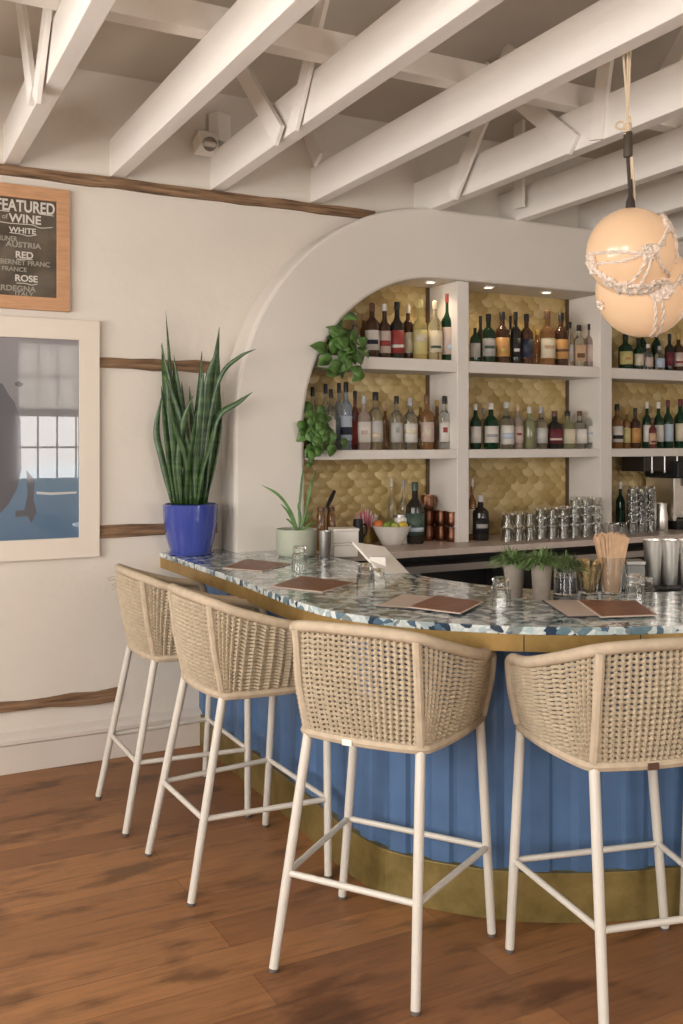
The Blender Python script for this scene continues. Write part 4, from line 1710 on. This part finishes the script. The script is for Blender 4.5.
# square grey-lidded canister
p = at_z(633, 590, CT)
t = thing('lidded_canister', 'square clear canister with grey lid behind the upturned glasses', 'container', (p.x, p.y, CT), -.49)
MB().box(-.036, .036, -.036, .036, 0, .105).build('canister', mat('smoky_plastic', (.5, .5, .48), .15, trans=.6), t, bevel=.004)
MB().box(-.039, .039, -.039, .039, .105, .122).build('lid', STEELD, t, bevel=.003)

# steel cup at the arch foot
t, h, rt, rb_, s = cup('steel_cup', 'tall dull steel cup between the sage pot and the white boxes', 'cup', 324.5, 558, 27, 6.6, 5.2, STEELD)

# ================================================================== THINGS ON THE WORKTOP (left bay)
# stacked white boxes
p = at_z(343, 556, WT)
for j, w in ((0, .066), (1, .070)):
    t = thing('napkin_box', ['white square box at the bottom of the pair beside the steel cup', 'white square box on top of the pair beside the steel cup'][j], 'box', (p.x, p.y, WT + j * .077), -.25, 'white boxes on the worktop')
    MB().box(-w, w, -.06, .06, 0, .062).build('box_body', WHITEP, t, bevel=.004)
    MB().box(-w - .003, w + .003, -.063, .063, .0622, .0755).build('lid', WHITEP, t, bevel=.003)
# syrup bottles, amber with pale band, and a leaning black spoon handle
for px, py, lab in ((320.5, 532, 'amber syrup bottle on the left of the pair behind the white boxes'), (330.5, 532, 'amber syrup bottle on the right of the pair behind the white boxes')):
    p = at_y(px, 440, 5.02 if px < 325 else 5.06)
    r = 4.6 * depth(p) / 985
    h = at_y(px, 507, p.y).z - WT
    t = thing('syrup_bottle', lab, 'bottle', (p.x, p.y, WT), 0, 'amber syrup bottles')
    MB().lathe((0, 0, 0), [(.0001, 0), (r * .95, 0), (r, .004), (r, h * .8), (r * .75, h * .88), (r * .7, h * .9), (.0001, h * .9)], 20).build('glass_body', GL['amber'], t)
    MB().lathe((0, 0, 0), [(.0001, h * .9), (r * .8, h * .9), (r * .8, h), (.0001, h)], 20).build('cap', capm('brown'), t)
p = at_y(326, 508, 5.0)
p2 = at_y(334, 491, 5.04)
jp = at_y(324, 440, 4.99)
b0 = Vector((p.x, p.y, p.z)) - (p2 - p) * 1.9
b0 = Vector((b0.x, b0.y, max(b0.z, WT + .004)))
MBk = MB()
kn = thing('bar_spatula', 'black-handled spatula leaning up behind the white boxes', 'utensil', tuple(b0))
MB().tube([Vector((0, 0, 0)), p - b0], .005, 8).build('blade', STEELD, kn)
MB().tube([p - b0, (p + p2) / 2 - b0, p2 - b0], [.009, .013, .010], 10).build('handle', BLACK, kn)

# gold cup of pink striped straws
p = at_z(366, 543, WT)
s = depth(p) / 985
t = thing('straw_cup', 'gold cup full of pink and white paper straws', 'cup', (p.x, p.y, WT))
s *= 1.2
MB().lathe((0, 0, 0), [(.0001, 0), (6 * s, 0), (6.6 * s, .004), (7.6 * s, 14 * s), (7.2 * s, 14 * s), (6.2 * s, .006), (.0001, .006)], 24).build('cup', mat('gold_cup', (.50, .36, .12), .3, .6), t)
PK, WH = mat('straw_pink', (.72, .18, .28), .6), mat('straw_white', (.78, .68, .64), .6)
random.seed(2)
for i in range(26):
    a = random.uniform(0, 2 * PI)
    k = math.sqrt(random.random())
    b = Vector((math.cos(a) * k * 5.2 * s, math.sin(a) * k * 5.2 * s, .012))
    e = Vector((math.cos(a) * k * 10 * s, math.sin(a) * k * 10 * s, (29 - 6 * k) * s))
    MB().tube([b, e], .0036, 6).build('straw', PK if i % 2 else WH, t)

# fruit bowl
p = at_z(393, 545, WT)
s = depth(p) / 985
BO2 = Vector((p.x, p.y + .02, WT))
t = thing('fruit_bowl', 'white bowl holding the fruit on the worktop', 'bowl', tuple(BO2))
MB().lathe((0, 0, 0), [(.0001, 0), (9 * s, 0), (10 * s, .004), (15 * s, 9 * s), (20 * s, 19 * s), (19.3 * s, 19.3 * s), (14 * s, 10 * s), (8 * s, .012), (.0001, .010)], 36).build('bowl', WHITEP, t)
for dx, dy, dz, r, col, rough, lab, cat, squash in (
        (-13, 0, 20, 5.8, (.72, .20, .06), .5, 'orange at the left rim of the white bowl', 'fruit', 1), (-5.2, -4, 19.5, 4.4, (.22, .30, .05), .4, 'lime next to the orange in the bowl', 'fruit', 1.1),
        (3.2, -5, 19.5, 4.2, (.40, .42, .08), .4, 'yellow-green lime in the middle of the bowl', 'fruit', 1.1), (-1, 4.5, 21, 4.4, (.17, .26, .05), .4, 'dark lime at the back of the bowl', 'fruit', 1.1),
        (11, -1, 20, 4.6, (.68, .50, .07), .4, 'lemon at the right rim of the bowl', 'fruit', 1.2)):
    q = BO2 + CR * dx * s + CF * dy * s + Vector((0, 0, (dz - 1) * s))
    nm = cat_name = 'orange_fruit' if 'orange' in lab.split()[0] else ('lemon' if 'lemon' in lab.split()[0] else 'lime')
    o = MB().sphere((0, 0, 0), r * s, 18, 12, (squash, 1, 1)).build(nm, mat('peel_%s' % lab.split()[0] + str(dx), col, rough, noise_amt=.15, nscale=60, bump=.3, bscale=220))
    o.location = tuple(q)
    tag(o, lab, cat)
    st = MB().tube([(0, 0, r * s * .96), (0, 0, r * s * 1.06)], r * s * .10, 6).build('stem_end', GREEND, o)
# heaps under them so that nothing floats: hidden lower fruit
for dx, dy in ((-7, 2), (1, 0), (7, 3), (-2, -3)):
    q = BO2 + CR * dx * s + CF * dy * s + Vector((0, 0, 8.5 * s))
    o = MB().sphere((0, 0, 0), 4.6 * s, 14, 10, (1.1, 1, 1)).build('lime', mat('peel_low', (.20, .28, .05), .4, noise_amt=.15, nscale=60))
    o.location = tuple(q)
    tag(o, 'lime deep in the white bowl, under the %s' % {-7: 'orange', 1: 'middle lime', 7: 'lemon', -2: 'front limes'}[dx], 'fruit', 'limes deep in the bowl')

# white canister behind the bowl
p = at_y(400.5, 440, 5.12)
t = thing('white_canister', 'white canister standing behind the fruit bowl', 'container', (p.x, p.y, WT))
s = depth(p) / 985
MB().lathe((0, 0, 0), [(.0001, 0), (6.4 * s, 0), (6.8 * s, .004), (6.8 * s, 25 * s), (6.2 * s, 26 * s), (.0001, 26 * s)], 28).build('canister', WHITEP, t)
MB().lathe((0, 0, 0), [(.0001, 26 * s + .0004), (7.1 * s, 26 * s + .0004), (7.1 * s, 29 * s), (.0001, 29 * s)], 28).build('lid', STEELD, t)
# black upright holder behind the straws
p = at_y(357.5, 440, 5.10)
t = thing('black_jug', 'black jug behind the cup of striped straws', 'jug', (p.x, p.y, WT))
MB().lathe((0, 0, 0), [(.0001, 0), (.030, 0), (.034, .05), (.030, .12), (.026, .16), (.024, .16), (.028, .11), (.0001, .02)], 24).build('jug', BLACK, t)
MB().tube(spline([(.03, 0, .13), (.055, 0, .12), (.058, 0, .08), (.034, 0, .05)], 5), .005, 8).build('handle', BLACK, t)


def mug(px, py_top, y, rpx, hpx, zs, lab):
    p = at_y(px, 440, y)
    s = depth(p) / 985
    r, h = rpx * s, hpx * s
    t = thing('copper_mug', lab, 'mug', (p.x, p.y, zs), random.uniform(-1, 0), 'copper mugs stacked on the worktop')
    MB().lathe((0, 0, 0), [(.0001, 0), (r * .80, 0), (r * .95, h * .12), (r, h * .35), (r * .96, h * .75), (r, h), (r * .95, h), (r * .90, h * .7), (r * .9, h * .2), (.0001, h * .08)], 26).build('cup', COPPER, t)
    MB().tube(spline([(r * .94, 0, h * .85), (r * 1.45, 0, h * .8), (r * 1.5, 0, h * .4), (r * .96, 0, h * .25)], 5), .004, 8).build('handle', COPPER, t)
    return h


random.seed(8)
for px, y, lab in ((427, 5.20, 'left back'), (441, 5.15, 'middle'), (452, 5.06, 'front right')):
    hh = mug(px, 0, y, 7.2, 15, WT, 'copper mug at the bottom of the %s stack left of the white upright' % lab)
    mug(px, 0, y, 7.2, 15, WT + .0945, 'copper mug on top of the %s stack left of the white upright' % lab)
mug(427, 0, 5.20, 7.2, 15, WT + .189, 'copper mug standing third high on the back left stack')

# right bay: steel pots and the coffee machine edge
for px, lab in ((661, 'polished steel jug right of the tall tumbler stack'), (670, 'polished steel jug next to the machine')):
    p = at_y(px, 440, 5.02 + (px - 661) * .008)
    s = depth(p) / 985
    t = thing('steel_jug', lab, 'jug', (p.x, p.y, WT), .5, 'steel jugs')
    MB().lathe((0, 0, 0), [(.0001, 0), (5.6 * s, 0), (6.2 * s, .01), (6.2 * s, 12 * s), (4.8 * s, 22 * s), (5.2 * s, 27 * s), (4.9 * s, 27 * s), (4.4 * s, 22 * s), (5.7 * s, 12 * s), (.0001, .01)], 24).build('body', STEEL, t)
    MB().tube(spline([(5 * s, 0, 24 * s), (9.5 * s, 0, 22 * s), (9.5 * s, 0, 10 * s), (6 * s, 0, 7 * s)], 5), .0045, 8).build('handle', STEEL, t)
p = at_y(679, 440, 4.95)
t = thing('coffee_machine', 'steel and black machine cut off by the right edge under the shelf', 'coffee machine', (p.x, 4.98, WT))
MB().box(.01, .42, .0, .30, 0, .06).build('drip_tray', BLACK, t, bevel=.004)
MB().box(.01, .42, .16, .30, .06, .46).build('back_housing', STEEL, t, bevel=.01)
MB().box(.0, .43, -.02, .30, .36, .48).build('head', BLACK, t, bevel=.01)
MB().box(.0, .02, .02, .28, .06, .36).build('side_panel', STEEL, t, bevel=.003)
MB().lathe((.15, .06, .30), [(.0001, 0), (.03, 0), (.035, .05), (.035, .06), (.0001, .06)], 20).build('group_head', STEELD, t)
# dark hanging rack with taps
p0 = at_y(647, 440, 4.99)
t = thing('glass_rack', 'dark metal rack slung under the lower shelf at the right', 'rack', (p0.x, 5.02, SH2 - .0555))
MB().box(.0, .60, .0, .22, -.105, -.001).build('rack_body', mat('rack_dark', (.05, .042, .036), .35, .6), t, bevel=.004)
for i in range(4):
    MB().tube([(.06 + i * .12, -.012, -.10), (.06 + i * .12, -.012, .0)], .005, 8).build('rod', STEEL, t)
    MB().sphere((.06 + i * .12, -.012, -.108), .010, 10, 8).build('knob', STEEL, t)

# ================================================================== PLANTS
def leaf_blade(m, pts, w, fold=.25, tip=.0, face=None):
    """pts: centre line; w: half width"""
    pts = spline(pts, 6)
    n = len(pts)
    l, c, r = [], [], []
    for i, p in enumerate(pts):
        f = i / (n - 1)
        t = (pts[min(i + 1, n - 1)] - pts[max(i - 1, 0)]).normalized()
        s = t.cross(face)
        if s.length < .1:
            s = Vector(CR)
        s.normalize()
        nn_ = s.cross(t)
        ww = w * (min(1, .45 + f * 2.2) if f < .3 else 1) * (1 if f < .6 else max(.02, math.cos((f - .6) / .4 * PI / 2)))
        l.append(p - s * ww + nn_ * ww * fold)
        c.append(p)
        r.append(p + s * ww + nn_ * ww * fold)
    m.strip(l, c)
    m.strip(c, r)


PP = at_y(190, 440, 5.005)
PP.z = CT
PS = depth(PP) / 985
POTB = mat('cobalt_glaze', (.045, .07, .33), .12, coat=.8)
t = thing('snake_plant', 'tall snake plant in a glossy cobalt blue pot at the counter end', 'plant', tuple(PP))
MB().lathe((0, 0, 0), [(.0001, 0), (21 * PS, 0), (23 * PS, .006), (23.5 * PS, .016), (20.5 * PS, .018), (24.5 * PS, 18 * PS), (27 * PS, 36 * PS), (27.5 * PS, 50 * PS), (26.2 * PS, 50.5 * PS), (25 * PS, 47 * PS), (23 * PS, 43 * PS), (.0001, 43 * PS)], 48).build('pot', POTB, t, sharp=60)
MB().lathe((0, 0, 0), [(.0001, 43.5 * PS), (24 * PS, 43.5 * PS), (.0001, 44.5 * PS)], 24).build('soil', SOIL, t)


def PX(px, py, d=0.0):
    """point beside the plant, d metres nearer or further"""
    return CR * ((px - 190) * PS) + Vector((0, 0, (553 - py) * PS * 1.0)) + CF * d


lv = [
    ([(176, 503), (168, 440), (164, 380), (160, 341)], .022, .03),
    ([(178, 503), (172, 440), (168, 370), (163, 308)], .011, .05),
    ([(172, 503), (162, 460), (156, 430), (161, 395)], .020, .00),
    ([(184, 503), (186, 460), (180, 400), (174, 354)], .019, -.02),
    ([(188, 503), (192, 450), (197, 400), (200, 349)], .019, .04),
    ([(196, 503), (204, 440), (212, 380), (218, 325)], .027, .03),
    ([(202, 503), (212, 440), (216, 390), (218, 345)], .023, .00),
    ([(198, 503), (204, 440), (208, 380), (220, 345)], .018, -.04),
    ([(200, 503), (210, 420), (222, 375), (240, 357), (257, 349)], .013, -.06),
    ([(204, 503), (212, 440), (220, 414), (238, 402), (253, 391)], .018, -.03),
    ([(195, 503), (186, 440), (170, 380), (163, 345)], .019, -.05),
    ([(198, 503), (190, 450), (176, 400), (168, 375)], .017, -.07),
    ([(182, 503), (180, 460), (186, 420), (196, 395)], .017, -.08),
    ([(192, 503), (200, 455), (207, 420), (209, 375)], .021, -.03),
    ([(179, 503), (176, 460), (175, 425), (172, 398)], .019, -.07),
    ([(190, 503), (196, 460), (192, 420), (188, 385)], .020, .02),
    ([(205, 503), (210, 465), (217, 430), (214, 385)], .018, .05),
    ([(186, 503), (180, 470), (168, 440), (166, 400)], .018, .06),
    ([(176, 503), (170, 460), (166, 420), (163, 385)], .018, -.05),
    ([(180, 503), (178, 450), (172, 400), (170, 362)], .018, .07),
    ([(200, 503), (206, 455), (210, 410), (211, 360)], .019, .07),
    ([(196, 503), (198, 450), (203, 405), (206, 368)], .018, -.09),
    ([(204, 503), (214, 460), (219, 420), (217, 370)], .018, .02),
    ([(186, 503), (188, 455), (182, 410), (180, 380)], .017, .03),
    ([(192, 503), (188, 460), (178, 430), (172, 412)], .014, -.10),
    ([(198, 503), (204, 470), (212, 445), (216, 425)], .014, -.10),
    ([(188, 503), (190, 470), (196, 435), (200, 410)], .015, -.11),
]
random.seed(21)
SNK = None
mm_, nt, b = nodes_of('snake_leaf')
N_, L_n = nt.nodes, nt.links
tc = N_.new('ShaderNodeTexCoord')
mp = N_.new('ShaderNodeMapping')
mp.inputs['Scale'].default_value = (3, 3, 30)
L_n.new(tc.outputs['Object'], mp.inputs[0])
nz = N_.new('ShaderNodeTexNoise')
nz.inputs['Scale'].default_value = 1.3
nz.inputs['Detail'].default_value = 3
L_n.new(mp.outputs[0], nz.inputs['Vector'])
rp = ramp_node(nt, [(.38, (.020, .058, .016)), (.66, (.065, .125, .036))])
L_n.new(nz.outputs[0], rp.inputs[0])
L_n.new(rp.outputs[0], b.inputs['Base Color'])
b.inputs['Roughness'].default_value = .38
for pts, w, d in lv:
    P3 = []
    for k, (a, b_) in enumerate(pts):
        f = k / (len(pts) - 1)
        P3.append(PX(a, b_, d * (0.5 + f * .8)))
    m = MB()
    fc = (-CF + CR * random.uniform(-.7, .7)).normalized()
    leaf_blade(m, P3, w * .88, .22, face=fc)
    m.build('leaf', mm_, t, solid=.003)

# little aloe in sage pot
AP = at_z(296, 556, CT)
AS = depth(AP) / 985
t = thing('potted_aloe', 'spiky thin-leaved plant in a round sage green pot by the arch foot', 'plant', tuple(AP))
MB().lathe((0, 0, 0), [(.0001, 0), (17.5 * AS, 0), (19.5 * AS, 3 * AS), (20.3 * AS, 10 * AS), (20.3 * AS, 27 * AS), (19.4 * AS, 27.5 * AS), (18.6 * AS, 26 * AS), (18.4 * AS, 22 * AS), (.0001, 22 * AS)], 40).build('pot', mat('sage_glaze', (.40, .42, .33), .5, noise_amt=.05, nscale=20), t, sharp=60)
MB().lathe((0, 0, 0), [(.0001, 23 * AS), (18 * AS, 22.3 * AS)], 24).build('soil', SOIL, t)


def AX(px, py, d=0.0):
    return CR * ((px - 296) * AS) + Vector((0, 0, (553 - py) * AS)) + CF * d


for pts, w in (([(298, 528), (290, 508), (278, 492), (261, 482)], .007), ([(297, 528), (291, 515), (286, 507), (280, 501)], .006), ([(299, 528), (299, 505), (301, 480), (303, 462)], .006),
               ([(300, 528), (306, 505), (310, 485), (316, 466)], .0065), ([(300, 528), (304, 518), (310, 512), (312, 508)], .006), ([(298, 528), (300, 515), (298, 503), (300, 497)], .006),
               ([(301, 528), (308, 522), (311, 520), (314, 517)], .006), ([(296, 528), (293, 522), (288, 517), (285, 516)], .005)):
    m = MB()
    leaf_blade(m, [AX(a, b_, -.02 + .01 * k) for k, (a, b_) in enumerate(pts)], w, .5, face=-CF)
    m.build('leaf', GREENL, t, solid=.0025)


# leafy pothos plants
def heart(m, c, d, up, L_, W):
    """c base, d direction, up normal"""
    s = d.cross(up).normalized()
    prof_ = [(0, .0), (.08, .55), (.25, .95), (.45, 1.0), (.65, .8), (.85, .42), (1.0, 0.0)]
    l, cc, r = [], [], []
    for f, w in prof_:
        p = c + d * (L_ * f) - up * (L_ * .28 * f * f)
        l.append(p - s * W * w + up * W * w * .25)
        r.append(p + s * W * w + up * W * w * .25)
        cc.append(p)
    m.strip(l, cc)
    m.strip(cc, r)


def pothos(base, S_, n, region, label, seed, vines, pot_m, pot_h, pot_r, edge=0.0):
    random.seed(seed)
    t = thing('pothos_plant', label, 'plant', tuple(base))
    MB().lathe((0, 0, 0), [(.0001, 0), (pot_r * .8, 0), (pot_r, pot_h), (pot_r * .92, pot_h), (pot_r * .85, pot_h * .85), (.0001, pot_h * .85)], 24).build('pot', pot_m, t)
    m, st = MB(), MB()
    for i in range(n):
        x = random.gauss(region[0], region[2])
        z = random.gauss(region[1], region[3])
        y = random.uniform(-.15, .02)
        c = CR * x + Vector((0, 0, z)) + Vector((0, -1, 0)) * (-y)
        c = CR * x + Vector((0, y, z))
        if base[0] + c.x < edge:      # leaves that hang out in front of the arch
            c.y = 4.945 - random.uniform(0, .05) - base[1]
        d = Vector((random.uniform(-1, 1), random.uniform(-.9, .1), random.uniform(-1.2, .25))).normalized()
        up = (Vector((random.uniform(-.5, .5), -1, random.uniform(.1, .9)))).normalized()
        up = (up - d * up.dot(d)).normalized()
        sz = random.uniform(.75, 1.15) * S_
        heart(m, c, d, up, sz, sz * .42)
        if i % 2 == 0:
            st.tube(spline([(0, 0, pot_h * .8), (c.x * .5, c.y * .6, max(c.z, pot_h) * .5 + .05), tuple(c)], 4), .0018, 5)
    for vpts in vines:
        pts = spline(vpts, 5)
        st.tube(pts, .002, 5)
        for k in range(1, len(pts), 3):
            d = Vector((random.uniform(-1, 1), random.uniform(-.6, 0), random.uniform(-.8, .2))).normalized()
            up = Vector((0, -1, .3))
            up = (up - d * up.dot(d)).normalized()
            heart(m, pts[k], d, up, S_ * .6, S_ * .26)
    m.build('foliage', GREENP, t, solid=.0006)
    st.build('vines', GREENL, t)


p = at_y(334, 440, 5.06)
s = depth(p) / 985
pothos(Vector((p.x + .02, 5.06, SH1)), .092, 64, (-.012, .065, .060, .070), 'leafy trailing pothos spilling off the left end of the upper shelf', 31, [], BLACK, .09, .05, 2.60)
p = at_y(312, 440, 5.06)
pothos(Vector((p.x + .015, 5.07, SH2)), .066, 90, (-.030, .12, .062, .066), 'leafy trailing pothos at the left end of the lower shelf', 33,
       [[(-.03, -.03, .08), (-.075, -.10, .03), (-.10, -.135, -.03), (-.105, -.14, -.09)], [(-.02, -.03, .08), (-.06, -.10, .05), (-.085, -.135, -.02), (-.09, -.138, -.05)]], BLACK, .08, .045, 2.47)
